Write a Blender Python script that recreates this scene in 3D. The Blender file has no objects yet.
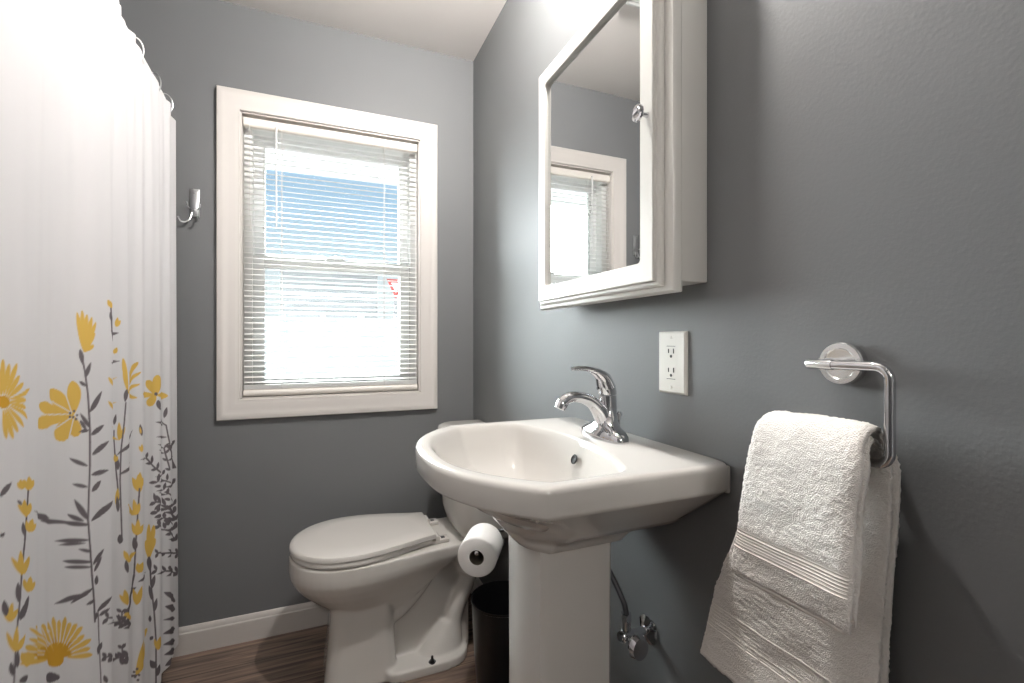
import bpy, bmesh, math, random
import numpy as np
from mathutils import Vector, Matrix

S = bpy.context.scene
COL = S.collection
rnd = random.Random(7)
PI = math.pi

# ------------------------------------------------------------------ camera
CAMX, CAMY, CAMZ = -0.6554, -2.0483, 1.15
cam_d = bpy.data.cameras.new('camera')
cam_d.sensor_fit = 'HORIZONTAL'
cam_d.sensor_width = 36.0
cam_d.lens = 465.0 * 36.0 / 1024.0
cam_d.clip_start = 0.02
cam = bpy.data.objects.new('camera', cam_d)
COL.objects.link(cam)
cam.location = (CAMX, CAMY, CAMZ)
cam.rotation_euler = (PI / 2, 0, math.radians(-22.5))
S.camera = cam

# ------------------------------------------------------------------ exposure
S.view_settings.view_transform = 'Standard'
S.view_settings.look = 'None'
S.view_settings.gamma = 1.0
S.view_settings.use_curve_mapping = False
S.view_settings.exposure = 0.0
S.cycles.max_bounces = 10
S.cycles.diffuse_bounces = 6
S.cycles.glossy_bounces = 6
S.cycles.transparent_max_bounces = 12
S.cycles.sample_clamp_indirect = 6.0
S.cycles.use_denoising = True
S.cycles.caustics_reflective = False
S.cycles.caustics_refractive = False

# ------------------------------------------------------------------ sky, hazy sun
LAMP = 2250.0        # bulb over the sink
SUN = 120.0          # hazy daylight
SKY = 1.0
HALL_FILL = 100.0          # globe added in the unseen hall as fill light
world = bpy.data.worlds.new('sky')
S.world = world
world.use_nodes = True
wn, wl = world.node_tree.nodes, world.node_tree.links
wn.clear()
w_out = wn.new('ShaderNodeOutputWorld')
w_bg = wn.new('ShaderNodeBackground')
w_tc = wn.new('ShaderNodeTexCoord')
w_sep = wn.new('ShaderNodeSeparateXYZ')
w_ramp = wn.new('ShaderNodeValToRGB')
wl.new(w_tc.outputs['Generated'], w_sep.inputs[0])
wl.new(w_sep.outputs['Z'], w_ramp.inputs[0])
wl.new(w_ramp.outputs[0], w_bg.inputs[0])
wl.new(w_bg.outputs[0], w_out.inputs[0])
cr = w_ramp.color_ramp
cr.elements[0].position = 0.0
cr.elements[0].color = (0.90, 0.96, 1.0, 1)
cr.elements[1].position = 1.0
cr.elements[1].color = (0.30, 0.52, 0.86, 1)
e = cr.elements.new(0.10); e.color = (0.90, 0.97, 1.0, 1)
e = cr.elements.new(0.18); e.color = (0.70, 0.85, 0.97, 1)
e = cr.elements.new(0.27); e.color = (0.48, 0.70, 0.93, 1)
w_bg.inputs['Strength'].default_value = SKY

sun_d = bpy.data.lights.new('hazy_sun', 'SUN')
sun_d.energy = SUN
sun_d.angle = math.radians(100)
sun_d.color = (0.93, 0.97, 1.0)
sun = bpy.data.objects.new('hazy_sun', sun_d)
COL.objects.link(sun)
sun.rotation_euler = Vector((-0.66, 0.67, 0.34)).to_track_quat('Z', 'Y').to_euler()
sun.location = (-3, 4, 3)


# ------------------------------------------------------------------ materials
def mat(name, color, rough=0.5, metal=0.0, spec=0.5, coat=0.0, bump=None, var=None, trans=0.0, sss=0.0):
    m = bpy.data.materials.new(name)
    m.use_nodes = True
    nt = m.node_tree
    b = nt.nodes['Principled BSDF']
    b.inputs['Base Color'].default_value = (*color, 1)
    b.inputs['Roughness'].default_value = rough
    b.inputs['Metallic'].default_value = metal
    b.inputs['Specular IOR Level'].default_value = spec
    b.inputs['Coat Weight'].default_value = coat
    b.inputs['Coat Roughness'].default_value = 0.05
    if trans:
        b.inputs['Transmission Weight'].default_value = trans
    tc = nt.nodes.new('ShaderNodeTexCoord')
    if var:                                   # (scale, amount): soft mottling of the paint itself
        n = nt.nodes.new('ShaderNodeTexNoise')
        n.inputs['Scale'].default_value = var[0]
        n.inputs['Detail'].default_value = 3
        nt.links.new(tc.outputs['Object'], n.inputs['Vector'])
        r = nt.nodes.new('ShaderNodeValToRGB')
        a = var[1]
        r.color_ramp.elements[0].position = 0.3
        r.color_ramp.elements[1].position = 0.7
        r.color_ramp.elements[0].color = tuple(c * (1 - a) for c in color) + (1,)
        r.color_ramp.elements[1].color = tuple(min(1, c * (1 + a)) for c in color) + (1,)
        nt.links.new(n.outputs['Fac'], r.inputs[0])
        nt.links.new(r.outputs[0], b.inputs['Base Color'])
    if bump:                                  # (scale, strength, distance)
        n = nt.nodes.new('ShaderNodeTexNoise')
        n.inputs['Scale'].default_value = bump[0]
        n.inputs['Detail'].default_value = 2
        nt.links.new(tc.outputs['Object'], n.inputs['Vector'])
        bp = nt.nodes.new('ShaderNodeBump')
        bp.inputs['Strength'].default_value = bump[1]
        bp.inputs['Distance'].default_value = bump[2]
        nt.links.new(n.outputs['Fac'], bp.inputs['Height'])
        nt.links.new(bp.outputs[0], b.inputs['Normal'])
    return m


M = {}
M['wall'] = mat('grey_wall_paint', (0.150, 0.154, 0.158), 0.55, spec=0.35, bump=(170, 0.14, 0.002), var=(2.5, 0.03))
M['ceiling'] = mat('ceiling_paint', (0.88, 0.84, 0.81), 0.8)
M['trim'] = mat('cream_trim_paint', (0.57, 0.54, 0.515), 0.38, bump=(40, 0.05, 0.001))
M['vinyl'] = mat('white_vinyl', (0.82, 0.83, 0.82), 0.35)
M['cab'] = mat('cabinet_white_paint', (0.68, 0.665, 0.63), 0.32)
M['porcelain'] = mat('porcelain', (0.57, 0.55, 0.522), 0.12, spec=0.42)
M['seat'] = mat('seat_plastic', (0.62, 0.595, 0.565), 0.20, coat=0.3)
M['chrome'] = mat('chrome', (0.68, 0.68, 0.70), 0.05, 1.0)
M['brushed'] = mat('brushed_chrome', (0.80, 0.80, 0.80), 0.22, 1.0)
M['steel'] = mat('grey_metal', (0.55, 0.56, 0.57), 0.3, 1.0)
M['mirror'] = mat('mirror_silver', (0.86, 0.87, 0.87), 0.012, 1.0)
M['black'] = mat('black_plastic', (0.006, 0.006, 0.007), 0.28)
M['blackhole'] = mat('dark_recess', (0.01, 0.01, 0.01), 0.6)
M['rubber'] = mat('dark_braided_hose', (0.05, 0.05, 0.055), 0.4, 0.5)
M['ivory'] = mat('ivory_plastic', (0.72, 0.70, 0.655), 0.4)
M['paper'] = mat('tissue_paper', (0.84, 0.82, 0.80), 0.9, bump=(90, 0.15, 0.002))
M['card'] = mat('cardboard', (0.10, 0.08, 0.06), 0.9)
M['blind'] = mat('blind_slat_white', (0.90, 0.90, 0.89), 0.4)
M['rail'] = mat('blind_rail_white', (0.78, 0.74, 0.69), 0.35)
M['cord'] = mat('cord_white', (0.75, 0.74, 0.72), 0.8)
M['acrylic'] = mat('clear_wand', (0.80, 0.80, 0.80), 0.2)
M['siding'] = mat('outside_white_siding', (0.80, 0.80, 0.78), 0.7)
M['greysiding'] = mat('outside_grey_siding', (0.17, 0.173, 0.176), 0.7)
M['roof'] = mat('outside_roof_shingle', (0.30, 0.30, 0.31), 0.9)
M['concrete'] = mat('outside_concrete', (0.38, 0.375, 0.36), 0.9, var=(1.5, 0.1))
M['red'] = mat('outside_red_paint', (0.30, 0.045, 0.04), 0.6)
M['tub'] = mat('tub_enamel', (0.78, 0.76, 0.73), 0.15, coat=0.4)


def emit(name, color, strength):
    m = bpy.data.materials.new(name)
    m.use_nodes = True
    b = m.node_tree.nodes['Principled BSDF']
    b.inputs['Base Color'].default_value = (*color, 1)
    b.inputs['Emission Color'].default_value = (*color, 1)
    b.inputs['Emission Strength'].default_value = strength
    return m


M['hall_fill_globe'] = emit('added_fill_globe', (1.0, 0.96, 0.91), HALL_FILL)  # emission of the added fill lamp
M['bulb'] = emit('lit_frosted_glass', (1.0, 0.96, 0.915), LAMP)


def glass_mat():
    m = bpy.data.materials.new('window_glass')
    m.use_nodes = True
    nt = m.node_tree
    nt.nodes.clear()
    o = nt.nodes.new('ShaderNodeOutputMaterial')
    mx = nt.nodes.new('ShaderNodeMixShader')
    t = nt.nodes.new('ShaderNodeBsdfTransparent')
    t.inputs[0].default_value = (0.95, 0.97, 0.96, 1)
    g = nt.nodes.new('ShaderNodeBsdfGlossy')
    g.inputs['Roughness'].default_value = 0.02
    f = nt.nodes.new('ShaderNodeFresnel')
    f.inputs[0].default_value = 1.45
    nt.links.new(f.outputs[0], mx.inputs[0])
    nt.links.new(t.outputs[0], mx.inputs[1])
    nt.links.new(g.outputs[0], mx.inputs[2])
    nt.links.new(mx.outputs[0], o.inputs[0])
    return m


M['glass'] = glass_mat()


def floor_mat():
    m = mat('dark_plank_floor', (0.05, 0.035, 0.028), 0.42)
    nt = m.node_tree
    b = nt.nodes['Principled BSDF']
    tc = nt.nodes.new('ShaderNodeTexCoord')
    mp = nt.nodes.new('ShaderNodeMapping')
    nt.links.new(tc.outputs['Object'], mp.inputs[0])
    br = nt.nodes.new('ShaderNodeTexBrick')
    br.inputs['Scale'].default_value = 1.0
    br.inputs['Brick Width'].default_value = 1.2
    br.inputs['Row Height'].default_value = 0.15
    br.inputs['Mortar Size'].default_value = 0.0015
    br.inputs['Color1'].default_value = (0.22, 0.165, 0.132, 1)
    br.inputs['Color2'].default_value = (0.145, 0.110, 0.090, 1)
    br.inputs['Mortar'].default_value = (0.012, 0.009, 0.008, 1)
    nt.links.new(mp.outputs[0], br.inputs['Vector'])
    mp2 = nt.nodes.new('ShaderNodeMapping')
    mp2.inputs['Scale'].default_value = (4, 70, 4)
    nt.links.new(tc.outputs['Object'], mp2.inputs[0])
    n = nt.nodes.new('ShaderNodeTexNoise')
    n.inputs['Scale'].default_value = 1.0
    n.inputs['Detail'].default_value = 6
    n.inputs['Distortion'].default_value = 0.6
    nt.links.new(mp2.outputs[0], n.inputs['Vector'])
    r = nt.nodes.new('ShaderNodeValToRGB')
    r.color_ramp.elements[0].position = 0.35
    r.color_ramp.elements[0].color = (0.45, 0.42, 0.42, 1)
    r.color_ramp.elements[1].position = 0.7
    r.color_ramp.elements[1].color = (1.7, 1.6, 1.5, 1)
    nt.links.new(n.outputs['Fac'], r.inputs[0])
    mx = nt.nodes.new('ShaderNodeMix')
    mx.data_type = 'RGBA'
    mx.blend_type = 'MULTIPLY'
    mx.inputs[0].default_value = 1.0
    nt.links.new(br.outputs['Color'], mx.inputs[6])
    nt.links.new(r.outputs[0], mx.inputs[7])
    nt.links.new(mx.outputs[2], b.inputs['Base Color'])
    bp = nt.nodes.new('ShaderNodeBump')
    bp.inputs['Strength'].default_value = 0.15
    bp.inputs['Distance'].default_value = 0.002
    nt.links.new(n.outputs['Fac'], bp.inputs['Height'])
    nt.links.new(bp.outputs[0], b.inputs['Normal'])
    return m


M['floor'] = floor_mat()


def towel_mat():
    m = mat('white_terry_cotton', (0.78, 0.745, 0.71), 0.95, spec=0.1)
    nt = m.node_tree
    b = nt.nodes['Principled BSDF']
    b.inputs['Sheen Weight'].default_value = 0.25
    tc = nt.nodes.new('ShaderNodeTexCoord')
    v = nt.nodes.new('ShaderNodeTexNoise')
    v.inputs['Scale'].default_value = 650
    v.inputs['Detail'].default_value = 1
    nt.links.new(tc.outputs['Object'], v.inputs['Vector'])
    bp = nt.nodes.new('ShaderNodeBump')
    bp.inputs['Strength'].default_value = 0.55
    bp.inputs['Distance'].default_value = 0.004
    nt.links.new(v.outputs['Fac'], bp.inputs['Height'])
    nt.links.new(bp.outputs[0], b.inputs['Normal'])
    return m


M['towel'] = towel_mat()
M['band'] = mat('woven_cotton_band', (0.80, 0.765, 0.72), 0.85, spec=0.2)


def curtain_mat():
    m = bpy.data.materials.new('printed_curtain_fabric')
    m.use_nodes = True
    nt = m.node_tree
    nt.nodes.clear()
    o = nt.nodes.new('ShaderNodeOutputMaterial')
    a = nt.nodes.new('ShaderNodeAttribute')
    a.attribute_name = 'print'
    d = nt.nodes.new('ShaderNodeBsdfDiffuse')
    t = nt.nodes.new('ShaderNodeBsdfTranslucent')
    mx = nt.nodes.new('ShaderNodeMixShader')
    mx.inputs[0].default_value = 0.22
    nt.links.new(a.outputs['Color'], d.inputs['Color'])
    nt.links.new(a.outputs['Color'], t.inputs['Color'])
    tc = nt.nodes.new('ShaderNodeTexCoord')
    n = nt.nodes.new('ShaderNodeTexNoise')
    n.inputs['Scale'].default_value = 60
    n.inputs['Detail'].default_value = 4
    mp = nt.nodes.new('ShaderNodeMapping')
    mp.inputs['Scale'].default_value = (1, 1, 0.15)
    nt.links.new(tc.outputs['Object'], mp.inputs[0])
    nt.links.new(mp.outputs[0], n.inputs['Vector'])
    bp = nt.nodes.new('ShaderNodeBump')
    bp.inputs['Strength'].default_value = 0.18
    bp.inputs['Distance'].default_value = 0.004
    nt.links.new(n.outputs['Fac'], bp.inputs['Height'])
    nt.links.new(bp.outputs[0], d.inputs['Normal'])
    nt.links.new(d.outputs[0], mx.inputs[1])
    nt.links.new(t.outputs[0], mx.inputs[2])
    nt.links.new(mx.outputs[0], o.inputs[0])
    return m


M['curtain'] = curtain_mat()


# ------------------------------------------------------------------ geometry helpers
def smooth_angle(me, deg):
    """smooth faces, sharp edges above an angle"""
    bm = bmesh.new()
    bm.from_mesh(me)
    lim = math.radians(deg)
    for f in bm.faces:
        f.smooth = True
    for ed in bm.edges:
        if len(ed.link_faces) == 2 and ed.calc_face_angle(0) > lim:
            ed.smooth = False
    bm.to_mesh(me)
    bm.free()


class MB:
    """collects shapes (world coordinates) and links them as one mesh object"""
    def __init__(self):
        self.bm = bmesh.new()

    def box(self, x0, x1, y0, y1, z0, z1, bev=0.0, seg=2):
        r = bmesh.ops.create_cube(self.bm, size=1.0)
        vs = r['verts']
        for v in vs:
            v.co = Vector(((x0 + x1) / 2 + v.co.x * (x1 - x0), (y0 + y1) / 2 + v.co.y * (y1 - y0), (z0 + z1) / 2 + v.co.z * (z1 - z0)))
        if bev:
            es = list({ed for v in vs for ed in v.link_edges})
            bmesh.ops.bevel(self.bm, geom=es, offset=bev, segments=seg, profile=0.5, affect='EDGES')
        return self

    def loft(self, rings, cap0=True, cap1=True, closed=True):
        """rings: lists of points, all the same length"""
        bm = self.bm
        vr = [[bm.verts.new(p) for p in r] for r in rings]
        n = len(rings[0])
        m = n if closed else n - 1
        for a, b in zip(vr[:-1], vr[1:]):
            for i in range(m):
                j = (i + 1) % n
                bm.faces.new((a[i], a[j], b[j], b[i]))
        if cap0:
            bm.faces.new(list(reversed(vr[0])))
        if cap1:
            bm.faces.new(vr[-1])
        return self

    def lathe(self, prof, origin, axis=(0, 0, 1), n=40):
        """prof: (radius, height) pairs along axis from origin"""
        q = Vector((0, 0, 1)).rotation_difference(Vector(axis).normalized()).to_matrix()
        o = Vector(origin)
        rings = []
        for r, h in prof:
            rings.append([o + q @ Vector((r * math.cos(2 * PI * i / n), r * math.sin(2 * PI * i / n), h)) for i in range(n)])
        ring_prof = tuple(prof[0]) == tuple(prof[-1])
        self.loft(rings, prof[0][0] > 1e-5 and not ring_prof, prof[-1][0] > 1e-5 and not ring_prof)
        bmesh.ops.remove_doubles(self.bm, verts=self.bm.verts[:], dist=1e-6)
        return self

    def tube(self, pts, r, n=14, cap=True, sx=1.0):
        """pts swept with radius r (number or list)"""
        pts = [Vector(p) for p in pts]
        rr = r if isinstance(r, (list, tuple)) else [r] * len(pts)
        rings = []
        up = None
        for i, p in enumerate(pts):
            d = (pts[min(i + 1, len(pts) - 1)] - pts[max(i - 1, 0)]).normalized()
            if up is None:
                up = d.cross(Vector((0, 0, 1)))
                if up.length < 1e-3:
                    up = d.cross(Vector((1, 0, 0)))
                up.normalize()
            up = (up - d * up.dot(d)).normalized()
            w = d.cross(up)
            rings.append([p + (up * math.cos(2 * PI * k / n) * sx + w * math.sin(2 * PI * k / n)) * rr[i] for k in range(n)])
        return self.loft(rings, cap, cap)

    def grid(self, rows, flip=False):
        bm = self.bm
        vr = [[bm.verts.new(p) for p in r] for r in rows]
        for a, b in zip(vr[:-1], vr[1:]):
            for i in range(len(a) - 1):
                f = (a[i], a[i + 1], b[i + 1], b[i])
                bm.faces.new(tuple(reversed(f)) if flip else f)
        return self

    def build(self, name, m, parent=None, smooth=35, normals=True, remesh=None, iters=8):
        if normals:
            bmesh.ops.recalc_face_normals(self.bm, faces=self.bm.faces[:])
        me = bpy.data.meshes.new(name)
        self.bm.to_mesh(me)
        self.bm.free()
        o = bpy.data.objects.new(name, me)
        COL.objects.link(o)
        if remesh:
            rm = o.modifiers.new('r', 'REMESH')
            rm.mode = 'VOXEL'
            rm.voxel_size = remesh
            sm = o.modifiers.new('s', 'SMOOTH')
            sm.factor = 0.5
            sm.iterations = iters
            dg = bpy.context.evaluated_depsgraph_get()
            dg.update()
            me2 = bpy.data.meshes.new_from_object(o.evaluated_get(dg))
            o.modifiers.clear()
            o.data = me2
            me2.name = name
            me = me2
            smooth = 180
        me.materials.append(m)
        if smooth:
            smooth_angle(me, smooth)
        if parent is not None:
            off = world_loc(parent)
            me.transform(Matrix.Translation(-off))
            o.parent = parent
        return o


def world_loc(o):
    v = Vector(o.location)
    while o.parent is not None:
        o = o.parent
        v += Vector(o.location)
    return v


def spline(pts, n=8):
    """Catmull-Rom through points"""
    P = [Vector(p) for p in pts]
    P = [P[0] * 2 - P[1]] + P + [P[-1] * 2 - P[-2]]
    out = []
    for i in range(1, len(P) - 2):
        a, b, c, d = P[i - 1:i + 3]
        for k in range(n):
            t = k / n
            out.append(0.5 * ((2 * b) + (c - a) * t + (2 * a - 5 * b + 4 * c - d) * t * t + (3 * b - a - 3 * c + d) * t ** 3))
    out.append(P[-2].copy())
    return out


def tag(o, label, cat, group=None):
    o['label'] = label
    o['category'] = cat
    if group:
        o['group'] = group
    return o


def thing(name, loc, label, cat, group=None):
    o = bpy.data.objects.new(name, None)
    o.empty_display_size = 0.05
    COL.objects.link(o)
    o.location = loc
    return tag(o, label, cat, group)


def struct(o):
    o['kind'] = 'structure'
    return o


def rrect(x0, x1, y0, y1, r, z, n=6):
    """rounded rectangle ring in plan; r one number or four (x0y0, x1y0, x1y1, x0y1)"""
    rs = r if isinstance(r, (list, tuple)) else [r] * 4
    cs = [(x0 + rs[0], y0 + rs[0], PI, rs[0]), (x1 - rs[1], y0 + rs[1], 1.5 * PI, rs[1]),
          (x1 - rs[2], y1 - rs[2], 0, rs[2]), (x0 + rs[3], y1 - rs[3], 0.5 * PI, rs[3])]
    out = []
    for cx, cy, a0, rr in cs:
        for k in range(n + 1):
            a = a0 + k / n * PI / 2
            out.append((cx + rr * math.cos(a), cy + rr * math.sin(a), z))
    return out


# ------------------------------------------------------------------ room shell
H = 2.441
XL, YF = -1.88, -2.30           # far side of the tub, wall behind the camera; doorway added to cut bounce
YH = -3.9                        # far wall of the unseen hall, added with the doorway
T = 0.16
WX0, WX1, WZ0, WZ1 = -0.936, -0.247, 0.928, 2.034    # window opening

struct(MB().box(XL - T, T, YH - T, T, -0.12, 0).build('floor', M['floor'], smooth=0))
struct(MB().box(XL - T, T, YH - T, T, H, H + 0.12).build('ceiling', M['ceiling'], smooth=0))
struct(MB().box(0, T, YH - T, T, 0, H).build('wall_right', M['wall'], smooth=0))
struct(MB().box(XL - T, XL, YH - T, T, 0, H).build('wall_left', M['wall'], smooth=0))
b = MB().box(XL, -1.10, YF - 0.12, YF, 0, H).box(-0.24, 0, YF - 0.12, YF, 0, H).box(-1.10, -0.24, YF - 0.12, YF, 2.04, H)  # opening added so less light bounces back into the room
struct(b.build('wall_front', M['wall'], smooth=0))
struct(MB().box(XL, 0, YH - T, YH, 0, H).build('wall_hall_added', M['wall'], smooth=0))  # unseen, closes off the added hall
b = MB()
for x0, x1 in ((-1.165, -1.095), (-0.245, -0.175)):
    b.box(x0, x1, YF - 0.001, YF + 0.016, 0, 2.10, 0.003)
b.box(-1.165, -0.175, YF - 0.001, YF + 0.016, 2.035, 2.105, 0.003)
struct(b.build('trim_2', M['trim']))
b = MB()
b.box(XL, WX0, 0, T, 0, H).box(WX1, 0, 0, T, 0, H).box(WX0, WX1, 0, T, 0, WZ0).box(WX0, WX1, 0, T, WZ1, H)
struct(b.build('wall_back', M['wall'], smooth=0))


def baseboard(p0, p1, inward, name):
    """profiled skirting between two floor points"""
    prof = [(0, 0), (0.014, 0), (0.014, 0.076), (0.0125, 0.079), (0.0105, 0.080), (0.0095, 0.088), (0.007, 0.0945), (0.004, 0.098), (0, 0.099)]
    rings = []
    for p in (p0, p1):
        rings.append([(p[0] + inward[0] * d, p[1] + inward[1] * d, z) for d, z in prof])
    return struct(MB().loft(rings).build(name, M['trim'], smooth=25))


baseboard((-1.19, 0, 0), (0, 0, 0), (0, -1), 'baseboard_back')
baseboard((0, YF, 0), (0, -0.014, 0), (-1, 0), 'baseboard_right')

# ------------------------------------------------------------------ window
win = bpy.data.objects.new('window_1', None)
COL.objects.link(win)
win.location = ((WX0 + WX1) / 2, 0, WZ0)
struct(win)


def frame_ring(b, x0, x1, z0, z1, prof):
    """mitred frame; prof: (distance outwards from opening edge, depth y)"""
    cs = [(x0, z0, -1, -1), (x1, z0, 1, -1), (x1, z1, 1, 1), (x0, z1, -1, 1)]
    rings = [[(cx + sx * d, y, cz + sz * d) for d, y in prof] for cx, cz, sx, sz in cs]
    rings.append(rings[0])
    b.loft(rings, False, False)
    bmesh.ops.remove_doubles(b.bm, verts=b.bm.verts[:], dist=1e-6)
    return b


cas = [(0.0, 0.0), (0.0, -0.0105), (0.002, -0.0125), (0.014, -0.0135), (0.017, -0.0147), (0.034, -0.0163), (0.052, -0.0188), (0.056, -0.0205),
       (0.066, -0.0215), (0.069, -0.0208), (0.073, -0.0205), (0.0755, -0.018), (0.0755, 0.0)]
frame_ring(MB(), WX0, WX1, WZ0, WZ1, cas).build('window_casing', M['trim'], win, smooth=20)
b = MB()      # jamb lining
b.box(WX0, WX0 + 0.006, -0.004, T, WZ0, WZ1).box(WX1 - 0.006, WX1, -0.004, T, WZ0, WZ1)
b.box(WX0, WX1, -0.004, T, WZ0, WZ0 + 0.006).box(WX0, WX1, -0.004, T, WZ1 - 0.006, WZ1)
b.build('window_jamb', M['trim'], win, smooth=0)
b = MB()      # vinyl main frame with tracks
JX0, JX1, JZ0, JZ1 = WX0 + 0.006, WX1 - 0.006, WZ0 + 0.006, WZ1 - 0.006
for x0, x1 in ((JX0, JX0 + 0.030), (JX1 - 0.030, JX1)):
    b.box(x0, x1, 0.045, 0.14, JZ0, JZ1, 0.002)
b.box(JX0, JX1, 0.045, 0.14, JZ1 - 0.040, JZ1, 0.002).box(JX0, JX1, 0.045, 0.14, JZ0, JZ0 + 0.025, 0.002)
b.build('track_frame', M['vinyl'], win)


def sash(name, x0, x1, z0, z1, y0, y1, st, rb, rt):
    b = MB()
    b.box(x0, x0 + st, y0, y1, z0, z1, 0.003).box(x1 - st, x1, y0, y1, z0, z1, 0.003)
    b.box(x0 + st - 0.004, x1 - st + 0.004, y0, y1, z0, z0 + rb, 0.003).box(x0 + st - 0.004, x1 - st + 0.004, y0, y1, z1 - rt, z1, 0.003)
    o = b.build(name, M['vinyl'], win)
    ym = (y0 + y1) / 2
    MB().box(x0 + st - 0.002, x1 - st + 0.002, ym - 0.002, ym + 0.002, z0 + rb - 0.002, z1 - rt + 0.002).build('glass_pane', M['glass'], o, smooth=0)
    return o


SX0, SX1 = JX0 + 0.026, JX1 - 0.026
sash('upper_sash', SX0, SX1, 1.455, JZ1 - 0.036, 0.098, 0.132, 0.042, 0.040, 0.042)
sash('lower_sash', SX0, SX1, JZ0 + 0.022, 1.495, 0.058, 0.092, 0.045, 0.045, 0.050)
b = MB()
b.box(-0.63, -0.555, 0.060, 0.082, 1.494, 1.503, 0.003).lathe([(0.010, 0), (0.010, 0.008), (0.004, 0.011)], (-0.592, 0.072, 1.503), n=16)
b.box(-0.60, -0.555, 0.064, 0.074, 1.503, 1.510, 0.002)
b.build('sash_lock', M['steel'], win)

# ------------------------------------------------------------------ venetian blind
bl = thing('window_blind', (-0.592, 0.02, WZ1 - 0.006), 'white horizontal mini blind with open slats hanging inside the window', 'blind')
BX0, BX1 = JX0 + 0.004, JX1 - 0.004
YB = 0.018
rows = rrect(0, 1, 0, 1, 0.2, 0)
hr = [(-0.014, 0.0), (-0.0135, -0.026), (-0.009, -0.031), (0.009, -0.031), (0.0135, -0.028), (0.014, 0.0)]
MB().loft([[(x, YB + dy, 2.017 + dz) for dy, dz in hr] for x in (BX0, BX1)]).build('head_rail', M['rail'], bl, smooth=40)
b = MB()
NS, Z_TOP, Z_BOT = 48, 1.980, 0.990
tilt = math.radians(8)
for i in range(NS):
    z = Z_TOP + (Z_BOT - Z_TOP) * i / (NS - 1)
    rows = []
    for k in range(7):
        q = (k / 6 - 0.5)
        dy = q * 0.025
        dz = 0.0022 * (1 - (2 * q) ** 2) + dy * math.tan(tilt)
        rows.append([(x, YB + dy, z + dz + 0.0008 * math.sin(i * 1.7 + x * 3)) for x in np.linspace(BX0 + 0.002, BX1 - 0.002, 6)])
    b.grid(rows)
sl = b.build('slats', M['blind'], bl, smooth=60)
b = MB()      # stacked slats and bottom rail
for i in range(8):
    z = 0.9645 + i * 0.0021
    b.box(BX0 + 0.002, BX1 - 0.002, YB - 0.0125, YB + 0.0125, z, z + 0.0013)
b.build('stacked_slats', M['blind'], bl, smooth=0)
br = [(-0.012, 0.002), (-0.0165, 0.009), (-0.0175, 0.015), (-0.014, 0.023), (-0.006, 0.027), (0.006, 0.027), (0.014, 0.023), (0.0165, 0.009), (0.012, 0.002), (0, 0.0)]
MB().loft([[(x, YB + dy, 0.9365 + dz) for dy, dz in br] for x in (BX0, BX1)]).build('bottom_rail', M['rail'], bl, smooth=50)
for x in (-0.795, -0.398):
    b = MB()
    for dy in (-0.0128, 0.0128):
        b.tube([(x, YB + dy, 1.99), (x, YB + dy, 0.955)], 0.0007, 6)
    b.tube([(x + 0.004, YB, 1.99), (x + 0.004, YB, 0.955)], 0.0008, 6)
    b.build('ladder_cord', M['cord'], bl)
b = MB()
b.tube([(-0.811, -0.003, 1.990), (-0.812, -0.006, 1.955), (-0.811, -0.006, 1.60)], 0.0035, 8)
b.build('tilt_wand', M['acrylic'], bl)
b = MB()
b.tube([(-0.811, 0.006, 1.997), (-0.811, -0.003, 1.996), (-0.811, -0.003, 1.985)], 0.003, 8)
b.build('wand_hook', M['steel'], bl)
b = MB()
b.tube([(-0.905, 0.0, 1.99), (-0.905, -0.004, 1.66), (-0.900, -0.004, 1.60)], 0.0010, 6).lathe([(0.001, 0.02), (0.004, 0.012), (0.005, 0)], (-0.900, -0.004, 1.585), n=10)
b.build('lift_cord', M['cord'], bl)

# ------------------------------------------------------------------ outside
g = MB().box(-14, 14, T + 0.02, 26, -0.75, -0.6).build('paved_yard', M['concrete'], smooth=0)
tag(g, 'pale sunlit ground outside beyond the window', 'ground')
hs = thing('neighbour_house', (-0.4, 9.0, -0.6), 'grey house with white trim seen through the lower half of the window', 'house')
MB().box(-1.42, 0.58, 9.0, 13.0, -0.6, 2.90).build('house_wall', M['greysiding'], hs, smooth=0)
b = MB()
for i in range(18):
    z = -0.5 + i * 0.19
    b.box(-1.43, 0.59, 8.985, 9.02, z, z + 0.02)
b.build('siding_lap', M['siding'], hs, smooth=0)
MB().loft([[(-1.65, 8.75, 2.88), (0.8, 8.75, 2.88), (0.8, 8.75, 2.96), (-1.65, 8.75, 2.96)],
           [(-1.65, 11, 3.25), (0.8, 11, 3.25), (0.8, 11, 3.33), (-1.65, 11, 3.33)],
           [(-1.65, 13.3, 2.88), (0.8, 13.3, 2.88), (0.8, 13.3, 2.96), (-1.65, 13.3, 2.96)]]).build('roof', M['roof'], hs, smooth=0)
f = MB()
f.box(-6, 6, 6.2, 6.24, -0.6, 1.54)
for i in range(21):
    f.box(-6 + i * 0.6 - 0.045, -6 + i * 0.6 + 0.045, 6.16, 6.26, -0.6, 1.58)
tag(f.build('garden_fence', M['siding'], smooth=0), 'white board fence outside in front of the grey house', 'fence')
sg = thing('triangular_sign', (0.90, 8.4, -0.6), 'red and white triangular sign outside at the right edge of the lower window pane', 'sign')


def tri(k, y):
    return [(0.90 - 0.20 * k, y, 2.36 + 0.16 * k), (0.90 + 0.20 * k, y, 2.36 + 0.16 * k), (0.90, y, 2.36 - 0.27 * k)]


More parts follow.
